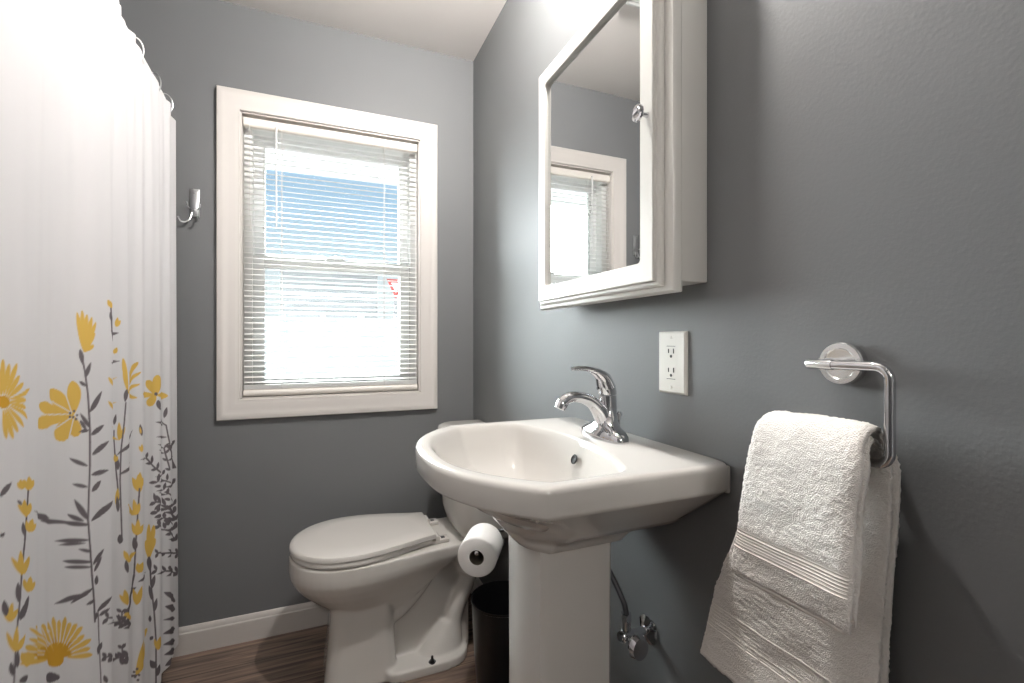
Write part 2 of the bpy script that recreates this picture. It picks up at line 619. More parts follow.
bo = MB().loft([tri(1.0, 8.40), tri(1.0, 8.385)]).build('border', M['red'], sg, smooth=0)
MB().loft([tri(0.52, 8.386), tri(0.52, 8.381)]).build('centre_panel', M['siding'], bo, smooth=0)
MB().box(0.875, 0.925, 8.40, 8.45, -0.6, 2.50).build('post', M['greysiding'], sg)
b = MB()
b.box(-3.0, 1.6, T, 0.52, 2.02, 2.06).box(-3.0, 1.6, 0.50, 0.54, 2.00, 2.22)
struct(b.build('trim_1', M['siding'], smooth=0))

# ------------------------------------------------------------------ medicine cabinet
mc = thing('medicine_cabinet', (0, -1.13, 1.258), 'white mirrored medicine cabinet hung on the grey wall above the sink', 'cabinet')
MB().box(-0.064, -0.0005, -1.400, -0.862, 1.258, 1.882, 0.0015).build('cabinet_box', M['cab'], mc)


def yz_frame(b, y0, y1, z0, z1, prof):
    """mitred frame in the wall plane; prof: (distance outwards from y0..z1, x)"""
    cs = [(y0, z0, -1, -1), (y1, z0, 1, -1), (y1, z1, 1, 1), (y0, z1, -1, 1)]
    rings = [[(x, cy + sy * d, cz + sz * d) for d, x in prof] for cy, cz, sy, sz in cs]
    rings.append(rings[0])
    b.loft(rings, False, False)
    bmesh.ops.remove_doubles(b.bm, verts=b.bm.verts[:], dist=1e-6)
    return b


b = MB()
yz_frame(b, -1.368, -0.892, 1.271, 1.865, [(0.0, -0.058), (0.0, -0.079), (0.024, -0.079), (0.029, -0.0775), (0.032, -0.073), (0.033, -0.062), (0.031, -0.058), (0.0, -0.058)])
b.build('face_frame', M['cab'], mc, smooth=30)
# door frame with a rounded-corner mirror opening
def yz_round(y0, y1, z0, z1, r, x, n=6):
    return [(x, p[0], p[1]) for p in rrect(y0, y1, z0, z1, r, 0, n)]


door = MB()
o0 = (-1.330, -0.930, 1.298, 1.840)
rings = [yz_round(*o0, 0.010, -0.0870), yz_round(*o0, 0.010, -0.0955)]
def grow(d):
    return (o0[0] - d, o0[1] + d, o0[2] - d, o0[3] + d)
rings.append(yz_round(*grow(0.0015), 0.010, -0.0975))
rings.append(yz_round(*grow(0.036), 0.004, -0.0975))
rings.append(yz_round(*grow(0.038), 0.002, -0.0960))
rings.append(yz_round(*grow(0.0385), 0.002, -0.0900))
rings.append(yz_round(*grow(0.0440), 0.002, -0.0895))
rings.append(yz_round(*grow(0.0475), 0.002, -0.0865))
rings.append(yz_round(*grow(0.0480), 0.002, -0.0800))
door.loft(rings, False, False)
dr = door.build('door', M['cab'], mc, smooth=22)
MB().box(-0.0875, -0.0835, -1.336, -0.924, 1.292, 1.846).build('mirror', M['mirror'], dr, smooth=0)
kb = MB().lathe([(0.0055, 0), (0.0045, 0.004), (0.004, 0.012), (0.006, 0.014), (0.0125, 0.0165), (0.0155, 0.020), (0.0150, 0.0235), (0.0105, 0.0245), (0.009, 0.0235), (0.0, 0.0230)],
                (-0.0975, -1.352, 1.567), (-1, 0, 0), 32)
kb.build('knob', M['chrome'], dr)

# ------------------------------------------------------------------ ceiling lamp over the sink
vl = thing('ceiling_light', (-0.24, -1.13, H), 'round white ceiling lamp holder with one lit bulb over the sink', 'light')
MB().lathe([(0.062, 0), (0.062, 0.006), (0.055, 0.014), (0.028, 0.022), (0.022, 0.034), (0.020, 0.036)], (-0.24, -1.13, H), (0, 0, -1), 40).build('lamp_holder', M['vinyl'], vl)
MB().lathe([(0.013, 0), (0.0145, 0.012), (0.024, 0.032), (0.0295, 0.050), (0.029, 0.064), (0.021, 0.077), (0.010, 0.082), (0.0, 0.083)], (-0.24, -1.13, H - 0.036), (0, 0, -1), 20).build('bulb', M['bulb'], vl, smooth=60)

hl = thing('hall_fill_light', (-0.67, -3.45, H), 'white globe lamp added as fill light in the unseen hall', 'light')  # fill lamp added to brighten the faces turned to the camera
MB().lathe([(0.05, 0), (0.05, 0.008), (0.012, 0.020), (0.006, 0.024), (0.006, 0.27), (0.03, 0.275), (0.03, 0.30)], (-0.67, -3.45, H), (0, 0, -1), 28).build('lamp_stem', M['vinyl'], hl)
MB().lathe([(0.0, 0.0)] + [(0.10 * math.sin(PI * k / 14), 0.10 - 0.10 * math.cos(PI * k / 14)) for k in range(1, 14)] + [(0.0, 0.2)], (-0.67, -3.45, H - 0.295), (0, 0, -1), 24).build('globe', M['hall_fill_globe'], hl, smooth=60)

# ------------------------------------------------------------------ ceiling vent
cv = thing('ceiling_vent', (-0.72, -0.735, H), 'white louvred exhaust fan grille on the ceiling', 'vent')
b = MB()
yz = [(0.0, H), (0.0, H - 0.010), (0.006, H - 0.016), (0.020, H - 0.012), (0.024, H)]
cs = [(-0.85, -0.865, -1, -1), (-0.59, -0.865, 1, -1), (-0.59, -0.605, 1, 1), (-0.85, -0.605, -1, 1)]
rings = [[(cx + sx * d, cy + sy * d, z) for d, z in yz] for cx, cy, sx, sy in cs]
b.loft(rings + [rings[0]], False, False)
b.build('grille_frame', M['vinyl'], cv)
b = MB()
for i in range(11):
    y = -0.855 + i * 0.024
    b.box(-0.85, -0.59, y - 0.007, y + 0.007, H - 0.011, H - 0.008)
b.build('louvres', M['vinyl'], cv, smooth=0)

# ------------------------------------------------------------------ wall outlet
wo = thing('wall_outlet', (0, -1.311, 1.108), 'cream double socket outlet on the grey wall beside the faucet', 'outlet')
b = MB()
y0, y1, z0, z1 = -1.3515, -1.2725, 1.046, 1.170
b.loft([[(0, y0, z0), (0, y1, z0), (0, y1, z1), (0, y0, z1)],
        [(-0.0025, y0, z0), (-0.0025, y1, z0), (-0.0025, y1, z1), (-0.0025, y0, z1)],
        [(-0.0065, y0 + 0.004, z0 + 0.004), (-0.0065, y1 - 0.004, z0 + 0.004), (-0.0065, y1 - 0.004, z1 - 0.004), (-0.0065, y0 + 0.004, z1 - 0.004)]])
pl = b.build('cover_plate', M['ivory'], wo, smooth=10)
rc = MB().box(-0.0067, -0.004, -1.3285, -1.2955, 1.0745, 1.1415).build('receptacle', M['ivory'], wo, smooth=0)
b = MB()
for zc, s in ((1.1310, 1), (1.0930, 1)):
    b.box(-0.0074, -0.0060, -1.3205, -1.3182, zc - 0.0048, zc + 0.0048)
    b.box(-0.0074, -0.0060, -1.3062, -1.3039, zc - 0.0042, zc + 0.0042)
    b.lathe([(0.0030, 0), (0.0030, 0.0006)], (-0.0068, -1.3122, zc - 0.0105), (-1, 0, 0), 14)
b.box(-0.0073, -0.0060, -1.324, -1.300, 1.1402, 1.1412).box(-0.0073, -0.0060, -1.324, -1.300, 1.0748, 1.0758)
b.build('socket_slots', M['blackhole'], rc, smooth=0)
for z in (1.1575, 1.0585):
    b = MB().lathe([(0.0030, 0), (0.0030, 0.0012), (0.0015, 0.0018)], (-0.0060, -1.312, z), (-1, 0, 0), 14)
    b.build('screw', M['ivory'], wo)

# ------------------------------------------------------------------ robe hook
rh = thing('robe_hook', (-1.0825, 0, 1.66), 'small metal robe hook on the back wall left of the window', 'hook')
b = MB().box(-1.0975, -1.0675, -0.006, 0, 1.612, 1.716, 0.002)
b.box(-1.0925, -1.0725, -0.0085, -0.005, 1.622, 1.706, 0.0015)
b.build('back_plate', M['steel'], rh)
b = MB().tube(spline([(-1.090, -0.010, 1.625), (-1.096, -0.016, 1.600), (-1.108, -0.020, 1.588), (-1.122, -0.022, 1.590), (-1.129, -0.024, 1.602)], 6), 0.0028, 8)
b.lathe([(0, -0.004), (0.004, 0), (0, 0.004)], (-1.129, -0.024, 1.604), n=10)
b.build('hook_arm', M['steel'], rh)
b = MB().tube(spline([(-1.075, -0.010, 1.625), (-1.072, -0.020, 1.600), (-1.070, -0.034, 1.592), (-1.068, -0.044, 1.606)], 6), 0.0028, 8)
b.build('hook_arm', M['steel'], rh)
b = MB().tube(spline([(-1.094, -0.008, 1.640), (-1.102, -0.020, 1.646), (-1.104, -0.026, 1.662)], 6), 0.0024, 8).tube(spline([(-1.071, -0.008, 1.640), (-1.064, -0.020, 1.644), (-1.061, -0.026, 1.656)], 6), 0.0024, 8)
b.build('hook_prong', M['steel'], rh)
for z in (1.700, 1.636):
    MB().lathe([(0.004, 0), (0.003, 0.002), (0, 0.0025)], (-1.0825, -0.0085, z), (0, -1, 0), 12).build('screw', M['steel'], rh)

# ------------------------------------------------------------------ pedestal sink
YC = -1.180
sk = thing('pedestal_sink', (-0.2, YC, 0), 'white porcelain pedestal sink on the right wall under the cabinet', 'sink')
NP = 160
CX0 = -0.255


def resample(poly):
    """star-shaped outline sampled by equal polar angle about (CX0, YC)"""
    p = [(x - CX0, y) for x, y in poly]
    out = []
    ang = [math.atan2(y, x) for x, y in p]
    n = len(p)
    for k in range(NP):
        a = 2 * PI * k / NP
        dx, dy = math.cos(a), math.sin(a)
        best = None
        for i in range(n):
            x1, y1 = p[i]
            x2, y2 = p[(i + 1) % n]
            den = dx * (y2 - y1) - dy * (x2 - x1)
            if abs(den) < 1e-12:
                continue
            t = (x1 * (y2 - y1) - y1 * (x2 - x1)) / den
            u = (x1 * dy - y1 * dx) / den
            if t > 0 and -1e-6 <= u <= 1 + 1e-6:
                best = t if best is None else max(best, t)
        out.append((CX0 + best * dx, YC + best * dy))
    return out


def dshape(xb, w, xs, xf, ex=2.6, rb=0.012, n=48):
    """D outline: back at xb, half width w, straight sides to xs, bowed front to xf"""
    P = [(xb, 0), (xb, w - rb), (xb - rb * 0.3, w - rb * 0.3), (xb - rb, w)]
    for k in range(n + 1):
        q = math.cos(PI / 2 * k / n)                  # 1 -> 0
        y = w * q
        P.append((xf + (xs - xf) * abs(q) ** ex, y))
    Q = [(x, -y) for x, y in reversed(P[1:-1])]
    return P + Q


def ring(poly, z):
    zz = z if callable(z) else (lambda x, y: z)
    return [(x, y, zz(x, y)) for x, y in resample(poly)]


ZR = 0.940
def basin_outline(k, dz=0):
    P = []
    w, xf = 0.248 - k, -0.454 + k
    xb, xbc = -0.182 - k * 0.3, -0.134 - k * 0.5
    for i in range(13):                                # back arc
        t = i / 12
        y = -w * 0.90 + 2 * w * 0.90 * t
        P.append((xb + (xbc - xb) * (1 - (y / (w * 0.9)) ** 2), y))
    P.append((xb - 0.012, w * 0.965))
    P.append((xb - 0.035, w * 0.995))
    for i in range(25):
        q = math.cos(PI / 2 * i / 24)
        P.append((xf + (-0.335 + k * 0.3 - xf) * abs(q) ** 2.6, w * q))
    P += [(x, -y) for x, y in reversed(P[15:-1])]
    P.append((xb - 0.035, -w * 0.995))
    P.append((xb - 0.012, -w * 0.965))
    return P


def polar_map(poly):
    """segment and fraction where each polar ray meets the outline"""
    p = [(x - CX0, y) for x, y in poly]
    res = []
    for k in range(NP):
        a = 2 * PI * k / NP
        dx, dy = math.cos(a), math.sin(a)
        for i in range(len(p)):
            x1, y1 = p[i]
            x2, y2 = p[(i + 1) % len(p)]
            den = dx * (y2 - y1) - dy * (x2 - x1)
            if abs(den) < 1e-12:
                continue
            t = (x1 * (y2 - y1) - y1 * (x2 - x1)) / den
            u = (x1 * dy - y1 * dx) / den
            if t > 0 and -1e-6 <= u <= 1 + 1e-6:
                res.append((i, u))
                break
    return res


DMAP = polar_map(dshape(-0.001, 0.266, -0.350, -0.470))
rings = []
def under(z, w, xs, xf, xb=-0.001, ex=2.6):
    d = dshape(xb, w, xs, xf, ex)
    out = []
    for j, t in DMAP:
        a, c = d[j], d[(j + 1) % len(d)]
        out.append((a[0] + (c[0] - a[0]) * t, YC + a[1] + (c[1] - a[1]) * t, z))
    rings.append(out)
under(0.750, 0.088, -0.255, -0.286, -0.105, 3.0)
under(0.754, 0.096, -0.255, -0.297, -0.090, 3.0)
under(0.766, 0.101, -0.252, -0.308, -0.080, 3.0)
under(0.780, 0.108, -0.25, -0.319, -0.055, 2.8)
under(0.788, 0.122, -0.25, -0.326, -0.02)
under(0.793, 0.146, -0.25, -0.331)
under(0.808, 0.164, -0.25, -0.342)
under(0.835, 0.199, -0.27, -0.366)
under(0.862, 0.234, -0.30, -0.405)
under(0.881, 0.258, -0.33, -0.444)
under(0.890, 0.270, -0.35, -0.468)
under(0.894, 0.275, -0.355, -0.476)
under(0.899, 0.2765, -0.356, -0.480)
under(ZR - 0.010, 0.2765, -0.356, -0.480)
under(ZR - 0.004, 0.2750, -0.355, -0.4785)
under(ZR - 0.001, 0.2715, -0.353, -0.475)
under(ZR, 0.266, -0.350, -0.470)
rings.append(ring(dshape(-0.004, 0.262, -0.350, -0.466), ZR))
rings.append(ring(basin_outline(-0.004), ZR))
rings.append(ring(basin_outline(0.001), ZR - 0.001))
rings.append(ring(basin_outline(0.006), ZR - 0.005))
for k, z in ((0.012, 0.925), (0.022, 0.900), (0.038, 0.870), (0.060, 0.845), (0.090, 0.826), (0.125, 0.815)):
    rings.append(ring(basin_outline(k), z))
c = [(CX0 + 0.024 * math.cos(k * 2 * PI / NP) - 0.02, YC + 0.024 * math.sin(k * 2 * PI / NP), 0.809) for k in range(NP)]
rings.append(c)
bs = MB().loft(rings, True, True).build('basin', M['porcelain'], sk, smooth=80)
MB().lathe([(0.024, 0), (0.024, 0.002), (0.019, 0.004), (0.017, 0.001), (0.0, 0.0015)], (CX0 - 0.02, YC, 0.8088), n=32).build('drain', M['chrome'], sk)
MB().lathe([(0.0, 0), (0.0105, 0.0), (0.0105, 0.0015), (0.0085, 0.002), (0.0085, 0.0005), (0, 0.0005)], (-0.1515, YC, 0.898), (-0.93, 0, 0.36), 24).build('overflow_hole', M['blackhole'], sk)
MB().box(-0.010, -0.0002, YC - 0.2735, YC + 0.2735, 0.888, 0.936, 0.004).build('wall_flange', M['porcelain'], sk)


def ped(z, s, xs=0.0):
    return [(x, y, z) for x, y in [
        (-0.120, YC - 0.083 * s), (-0.108, YC - 0.070 * s), (-0.108, YC + 0.070 * s), (-0.120, YC + 0.083 * s),
        (-0.258 - xs, YC + 0.083 * s), (-0.270 - xs, YC + 0.077 * s), (-0.280 - xs, YC + 0.035 * s), (-0.282 - xs, YC),
        (-0.280 - xs, YC - 0.035 * s), (-0.270 - xs, YC - 0.077 * s), (-0.258 - xs, YC - 0.083 * s)]]


MB().loft([ped(0, 1.30, 0.030), ped(0.02, 1.30, 0.030), ped(0.06, 1.16, 0.015), ped(0.16, 1.04, 0.003), ped(0.45, 1.0), ped(0.775, 1.03, 0.001)]).build('pedestal', M['porcelain'], sk, smooth=28)

# ------------------------------------------------------------------ faucet
YF_ = YC - 0.004
fc = thing('faucet', (-0.075, YF_, ZR), 'chrome single lever faucet standing on the sink deck', 'faucet')


def oval(cx, cy, a, bb, z, n=40, ex=2.6):
    out = []
    for k in range(n):
        t = 2 * PI * k / n
        c, s = math.cos(t), math.sin(t)
        out.append((cx + a * math.copysign(abs(c) ** (2 / ex), c), cy + bb * math.copysign(abs(s) ** (2 / ex), s), z))
    return out


b = MB()
b.loft([oval(-0.080, YF_, 0.027, 0.077, ZR), oval(-0.080, YF_, 0.0275, 0.0775, ZR + 0.004), oval(-0.080, YF_, 0.026, 0.075, ZR + 0.013),
        oval(-0.079, YF_, 0.024, 0.066, ZR + 0.020), oval(-0.078, YF_, 0.022, 0.048, ZR + 0.027, ex=2.3), oval(-0.0735, YF_, 0.0205, 0.033, ZR + 0.036, ex=2.1),
        oval(-0.0710, YF_, 0.0195, 0.0235, ZR + 0.050, ex=2), oval(-0.0695, YF_, 0.0190, 0.0195, ZR + 0.070, ex=2), oval(-0.0695, YF_, 0.0190, 0.0190, ZR + 0.092, ex=2)], True, True)
b.build('body', M['chrome'], fc, smooth=40)
b = MB()     # spout: tapering arch
sq = [(-0.078, 0.034, 0.0185), (-0.092, 0.060, 0.0168), (-0.111, 0.079, 0.0140), (-0.135, 0.0895, 0.0120), (-0.157, 0.0925, 0.0115), (-0.174, 0.0885, 0.0118), (-0.184, 0.0815, 0.0122)]
sp = spline([(x, YF_, ZR + z) for x, z, r in sq], 6)
sr = [v.x for v in spline([(r, 0, 0) for x, z, r in sq], 6)]
b.tube(sp, sr, 18, sx=1.15)
b.lathe([(0.0, 0.0), (0.0115, 0.0), (0.0125, 0.006), (0.0125, 0.016), (0.011, 0.020), (0, 0.021)], (-0.1885, YF_, ZR + 0.0685), (0.45, 0, 0.85), 24)
b.build('spout', M['chrome'], fc, smooth=45)
b = MB()     # lever: cap and swept handle
b.loft([oval(-0.0705, YF_, 0.0202, 0.0198, ZR + 0.0945, ex=2), oval(-0.0715, YF_, 0.0212, 0.0202, ZR + 0.100, ex=2), oval(-0.074, YF_, 0.0210, 0.0200, ZR + 0.112, ex=2),
        oval(-0.078, YF_, 0.0185, 0.0180, ZR + 0.126, ex=2), oval(-0.083, YF_, 0.0165, 0.0165, ZR + 0.138, ex=2), oval(-0.090, YF_, 0.011, 0.012, ZR + 0.146, ex=2)], True, True)
hq = [(-0.073, 0.110, 0.0170), (-0.081, 0.128, 0.0140), (-0.097, 0.142, 0.0098), (-0.117, 0.1495, 0.0064), (-0.138, 0.1522, 0.0050), (-0.158, 0.1522, 0.0042)]
hp = spline([(x, YF_, ZR + z) for x, z, r in hq], 6)
hr_ = [v.x for v in spline([(r, 0, 0) for x, z, r in hq], 6)]
b.tube(hp, hr_, 16, sx=1.6)
b.build('lever_handle', M['chrome'], fc, smooth=45)
MB().lathe([(0.0033, 0), (0.0033, 0.001), (0, 0.0012)], (-0.0953, YF_, ZR + 0.108), (-1, 0, 0.1), 12).build('lever_dot', M['blackhole'], fc)
MB().tube([(-0.040, YF_, ZR + 0.012), (-0.040, YF_, ZR + 0.040)], 0.0025, 10).lathe([(0.003, 0), (0.004, 0.006), (0.0075, 0.011), (0.0078, 0.015), (0.004, 0.019), (0, 0.0195)], (-0.040, YF_, ZR + 0.036), n=16).build('lift_rod', M['chrome'], fc)

# ------------------------------------------------------------------ toilet
TY = -0.320
tl = thing('toilet', (-0.4, TY, 0), 'white two piece toilet with closed lid under the window', 'toilet')


def egg(xf, xm, hw, xb, hb, z, n=20):
    """front xf, widest at xm with half width hw, back straight edge xb with half width hb"""
    P = []
    for k in range(n + 1):                       # front half, from +y side round to -y side
        a = PI / 2 + PI * k / n
        c, s = math.cos(a), math.sin(a)
        P.append((xm + (xm - xf) * (-abs(c) ** 0.92), TY + hw * math.copysign(abs(s) ** 1.0, s), z))
    for k in range(1, 9):                        # -y side towards the back
        t = k / 8
        q = t * t * (3 - 2 * t) * 0.55 + t * t * 0.45
        P.append((xm + (xb - xm) * t, TY - (hw + (hb - hw) * q), z))
    for k in range(0, 8):
        t = 1 - k / 8
        q = t * t * (3 - 2 * t) * 0.55 + t * t * 0.45
        P.append((xm + (xb - xm) * t, TY + (hw + (hb - hw) * q), z))
    return P


b = MB()      # bowl, trapway and foot in one casting
b.loft([egg(-0.60, -0.52, 0.075, -0.38, 0.07, 0.20), egg(-0.635, -0.52, 0.098, -0.36, 0.085, 0.245), egg(-0.680, -0.53, 0.125, -0.32, 0.10, 0.280), egg(-0.716, -0.54, 0.152, -0.28, 0.11, 0.315),
        egg(-0.739, -0.545, 0.170, -0.26, 0.12, 0.345), egg(-0.750, -0.55, 0.180, -0.22, 0.13, 0.372), egg(-0.752, -0.55, 0.182, -0.20, 0.135, 0.395),
        egg(-0.750, -0.55, 0.181, -0.20, 0.135, 0.432)])
b.loft([rrect(-0.34, -0.02, TY - 0.138, TY + 0.138, 0.02, z) for z in (0.395, 0.432)])
def col(z, x0, x1, hw):
    return rrect(x0 + 0.012, x1 + 0.012, TY - hw, TY + hw, 0.040, z)
b.loft([col(0, -0.655, -0.415, 0.118), col(0.05, -0.650, -0.42, 0.112), col(0.15, -0.640, -0.425, 0.105), col(0.28, -0.630, -0.43, 0.104)])
b.loft([rrect(-0.50, -0.13, TY - 0.045, TY + 0.045, 0.02, z) for z in (0, 0.40)])
b.tube(spline([(-0.46, TY, 0.17), (-0.39, TY, 0.205), (-0.32, TY, 0.275), (-0.26, TY, 0.36), (-0.22, TY, 0.40)], 6), 0.040, 20, sx=2.1)
b.tube(spline([(-0.20, TY, 0.40), (-0.150, TY, 0.345), (-0.135, TY, 0.285), (-0.155, TY, 0.225), (-0.185, TY, 0.16), (-0.20, TY, 0.09), (-0.20, TY, 0.02)], 6), [0.05] * 12 + [0.043] * 25, 20, sx=1.85)
b.loft([rrect(-0.46, -0.145, TY - 0.140, TY + 0.140, [0.06, 0.09, 0.09, 0.06], z) for z in (0, 0.034)])
b.loft([rrect(-0.33, -0.16, TY - 0.112, TY + 0.112, [0.06, 0.08, 0.08, 0.06], 0.03), rrect(-0.25, -0.165, TY - 0.078, TY + 0.078, [0.04, 0.04, 0.04, 0.04], 0.13)])
b.build('bowl', M['porcelain'], tl, remesh=0.005, iters=6)
MB().loft([egg(-0.742, -0.55, 0.178, -0.290, 0.105, 0.4345), egg(-0.746, -0.55, 0.181, -0.288, 0.106, 0.438), egg(-0.746, -0.55, 0.181, -0.288, 0.106, 0.447), egg(-0.741, -0.55, 0.177, -0.29, 0.104, 0.452)]).build('seat', M['seat'], tl, smooth=50)
ld = MB()
ld.loft([egg(-0.742, -0.55, 0.177, -0.279, 0.111, 0.4535), egg(-0.749, -0.55, 0.183, -0.276, 0.115, 0.457), egg(-0.749, -0.55, 0.183, -0.276, 0.115, 0.466), egg(-0.745, -0.55, 0.180, -0.278, 0.113, 0.472), egg(-0.734, -0.55, 0.171, -0.284, 0.107, 0.4755), egg(-0.66, -0.53, 0.12, -0.35, 0.07, 0.478)])
ld.build('lid', M['seat'], tl, smooth=40)
for s in (-1, 1):
    b = MB().box(-0.290, -0.225, TY + s * 0.085 - 0.022, TY + s * 0.085 + 0.022, 0.432, 0.446, 0.004)
    b.tube([(-0.268, TY + s * 0.085 - 0.024, 0.452), (-0.268, TY + s * 0.085 + 0.024, 0.452)], 0.009, 14)
    hg = b.build('hinge', M['seat'], tl)
    MB().box(-0.252, -0.238, TY + s * 0.085 - 0.008, TY + s * 0.085 + 0.008, 0.4455, 0.4475, 0.001).build('hinge_cap', M['rubber'], hg)


def tank(z, xf, hw, r=0.05):
    P = [(-0.012, TY - hw + 0.02, z), (-0.012, TY + hw - 0.02, z)]
    P = [(-0.012, TY + hw * t, z) for t in (-0.92, -0.5, 0, 0.5, 0.92)]
    P.append((-0.02, TY + hw * 0.97, z))
    n = 28
    for k in range(n + 1):
        a = PI / 2 + PI * k / n
        c, s = math.cos(a), math.sin(a)
        P.append((-0.11 + (xf + 0.11) * abs(c) ** 0.75, TY + hw * math.copysign(abs(s) ** 0.55, s), z))
    P.append((-0.02, TY - hw * 0.97, z))
    return P


MB().loft([tank(0.434, -0.165, 0.150), tank(0.440, -0.178, 0.175), tank(0.455, -0.190, 0.190), tank(0.50, -0.200, 0.202), tank(0.60, -0.204, 0.212), tank(0.772, -0.208, 0.218)]).build('tank', M['porcelain'], tl, smooth=50)
MB().loft([tank(0.772, -0.214, 0.224), tank(0.777, -0.218, 0.228), tank(0.795, -0.218, 0.228), tank(0.805, -0.213, 0.224), tank(0.809, -0.201, 0.212)]).build('tank_lid', M['porcelain'], tl, smooth=50)
for s in (-1, 1):
    MB().lathe([(0.013, 0), (0.013, 0.003), (0.008, 0.004), (0.008, 0.009), (0.0045, 0.010), (0.0045, 0.022), (0, 0.023)], (-0.292, TY + s * 0.124, 0.031), n=16).build('bolt', M['black'], tl)

# ------------------------------------------------------------------ paper roll and its holder
P0 = Vector((-0.259, -0.838, 0.559))
AX = Vector((0.52, 0.854, 0)).normalized()
b = MB().lathe([(0.0205, 0.0), (0.050, 0.0), (0.0535, 0.002), (0.055, 0.006), (0.055, 0.104), (0.0535, 0.108), (0.050, 0.110), (0.0205, 0.110), (0.0205, 0.0)], P0, AX, 56)
rl = thing('toilet_paper_roll', P0 + AX * 0.055 - Vector((0, 0, 0.055)), 'white toilet paper roll hanging beside the toilet tank', 'toilet paper')
b.build('paper', M['paper'], rl, smooth=40)
MB().lathe([(0.0205, 0.001), (0.0205, 0.109), (0.0192, 0.109), (0.0192, 0.001), (0.0205, 0.001)], P0, AX, 40).build('core', M['card'], rl, smooth=40)
th = thing('toilet_paper_holder', (0, -0.72, 0.57), 'chrome paper holder arm on the wall behind the sink', 'holder')
zz = P0.z + 0.0125
tip = P0 - AX * 0.002
far = P0 + AX * 0.128
MB().tube(spline([(tip.x, tip.y, zz), ((tip.x + far.x) / 2, (tip.y + far.y) / 2, zz), (far.x, far.y, zz), (far.x + 0.025, far.y + 0.008, zz), (far.x + 0.08, -0.72, zz), (-0.01, -0.72, zz)], 6), 0.0055, 14).lathe([(0.0, -0.004), (0.0045, -0.003), (0.0068, 0), (0.0072, 0.004), (0.0055, 0.008)], (tip.x, tip.y, zz), AX, 16).build('arm', M['chrome'], th)
MB().lathe([(0.027, 0), (0.028, 0.004), (0.026, 0.008), (0.012, 0.010), (0.010, 0.014)], (0, -0.72, zz), (-1, 0, 0), 32).build('wall_plate', M['chrome'], th)

# ------------------------------------------------------------------ waste bin
wb = thing('waste_bin', (-0.105, -0.645, 0), 'black plastic waste bin on the floor between toilet and sink pedestal', 'bin')
MB().lathe([(0.0, 0.004), (0.080, 0.0), (0.083, 0.003), (0.094, 0.15), (0.102, 0.315), (0.1045, 0.317), (0.1045, 0.323), (0.101, 0.323), (0.091, 0.15), (0.079, 0.008), (0, 0.008)], (-0.105, -0.645, 0), n=56).build('bucket', M['black'], wb, smooth=40)

# ------------------------------------------------------------------ shutoff valve
sv = thing('shutoff_valve', (0, -1.235, 0.53), 'chrome shutoff valve with dark hose low on wall behind the pedestal', 'valve')
MB().lathe([(0.030, 0), (0.029, 0.003), (0.018, 0.008), (0.011, 0.010)], (0, -1.235, 0.53), (-1, 0, 0), 28).build('escutcheon', M['chrome'], sv)
b = MB().tube([(-0.005, -1.235, 0.53), (-0.075, -1.235, 0.53)], 0.009, 14).lathe([(0.013, 0), (0.014, 0.004), (0.014, 0.022), (0.012, 0.026)], (-0.045, -1.235, 0.53), (-1, 0, 0), 16)
b.tube([(-0.058, -1.235, 0.53), (-0.058, -1.235, 0.575)], 0.009, 14).lathe([(0.0115, 0), (0.0115, 0.014)], (-0.058, -1.235, 0.563), n=6)
b.build('valve_body', M['chrome'], sv)
b = MB().loft([oval(0, 0, 0.020, 0.024, 0.0, 24, 2), oval(0, 0, 0.022, 0.026, 0.006, 24, 2), oval(0, 0, 0.018, 0.022, 0.016, 24, 2)])
bmesh.ops.rotate(b.bm, verts=b.bm.verts[:], cent=(0, 0, 0), matrix=Matrix.Rotation(PI / 2, 3, 'X'))
bmesh.ops.translate(b.bm, verts=b.bm.verts[:], vec=(-0.058, -1.268, 0.53))
b.tube([(-0.058, -1.240, 0.53), (-0.058, -1.272, 0.53)], 0.006, 10)
b.build('valve_handle', M['chrome'], sv)
MB().tube(spline([(-0.058, -1.235, 0.575), (-0.060, -1.226, 0.60), (-0.070, -1.196, 0.645), (-0.084, -1.160, 0.70), (-0.090, -1.150, 0.765)], 6), 0.006, 10).build('supply_hose', M['rubber'], sv)

# ------------------------------------------------------------------ towel ring
ZT = 1.1205
tr = thing('towel_ring', (0, -1.642, ZT), 'chrome open towel ring on round wall plate right of the sink', 'towel ring')
MB().lathe([(0.0265, 0), (0.0285, 0.002), (0.0285, 0.012), (0.027, 0.0145), (0.021, 0.0148), (0.0195, 0.0135), (0.008, 0.013), (0.008, 0.050)], (0, -1.642, ZT), (-1, 0, 0), 48).build('wall_plate', M['brushed'], tr, smooth=30)
XA = -0.052
RB = 0.016
pts = [(XA, -1.628, ZT), (XA, -1.66, ZT), (XA, -1.722 + RB, ZT)]
for k in range(1, 8):
    a = PI / 2 * k / 8
    pts.append((XA, -1.722 + RB - RB * math.sin(a), ZT - RB + RB * math.cos(a)))
pts += [(XA, -1.722, ZT - RB), (XA, -1.722, 1.07), (XA, -1.722, 1.006 + RB)]
for k in range(1, 8):
    a = PI / 2 * k / 8
    pts.append((XA, -1.722 + RB - RB * math.cos(a), 1.006 + RB - RB * math.sin(a)))
pts += [(XA, -1.722 + RB, 1.006), (XA, -1.62, 1.006), (XA, -1.575, 1.006)]
MB().tube(pts, 0.0057, 16).build('ring_arm', M['chrome'], tr, smooth=50)
MB().tube([(XA, -1.624, ZT), (XA, -1.627, ZT), (XA, -1.658, ZT)], [0.0050, 0.0066, 0.0066], 18).build('arm_sleeve', M['brushed'], tr, smooth=30)

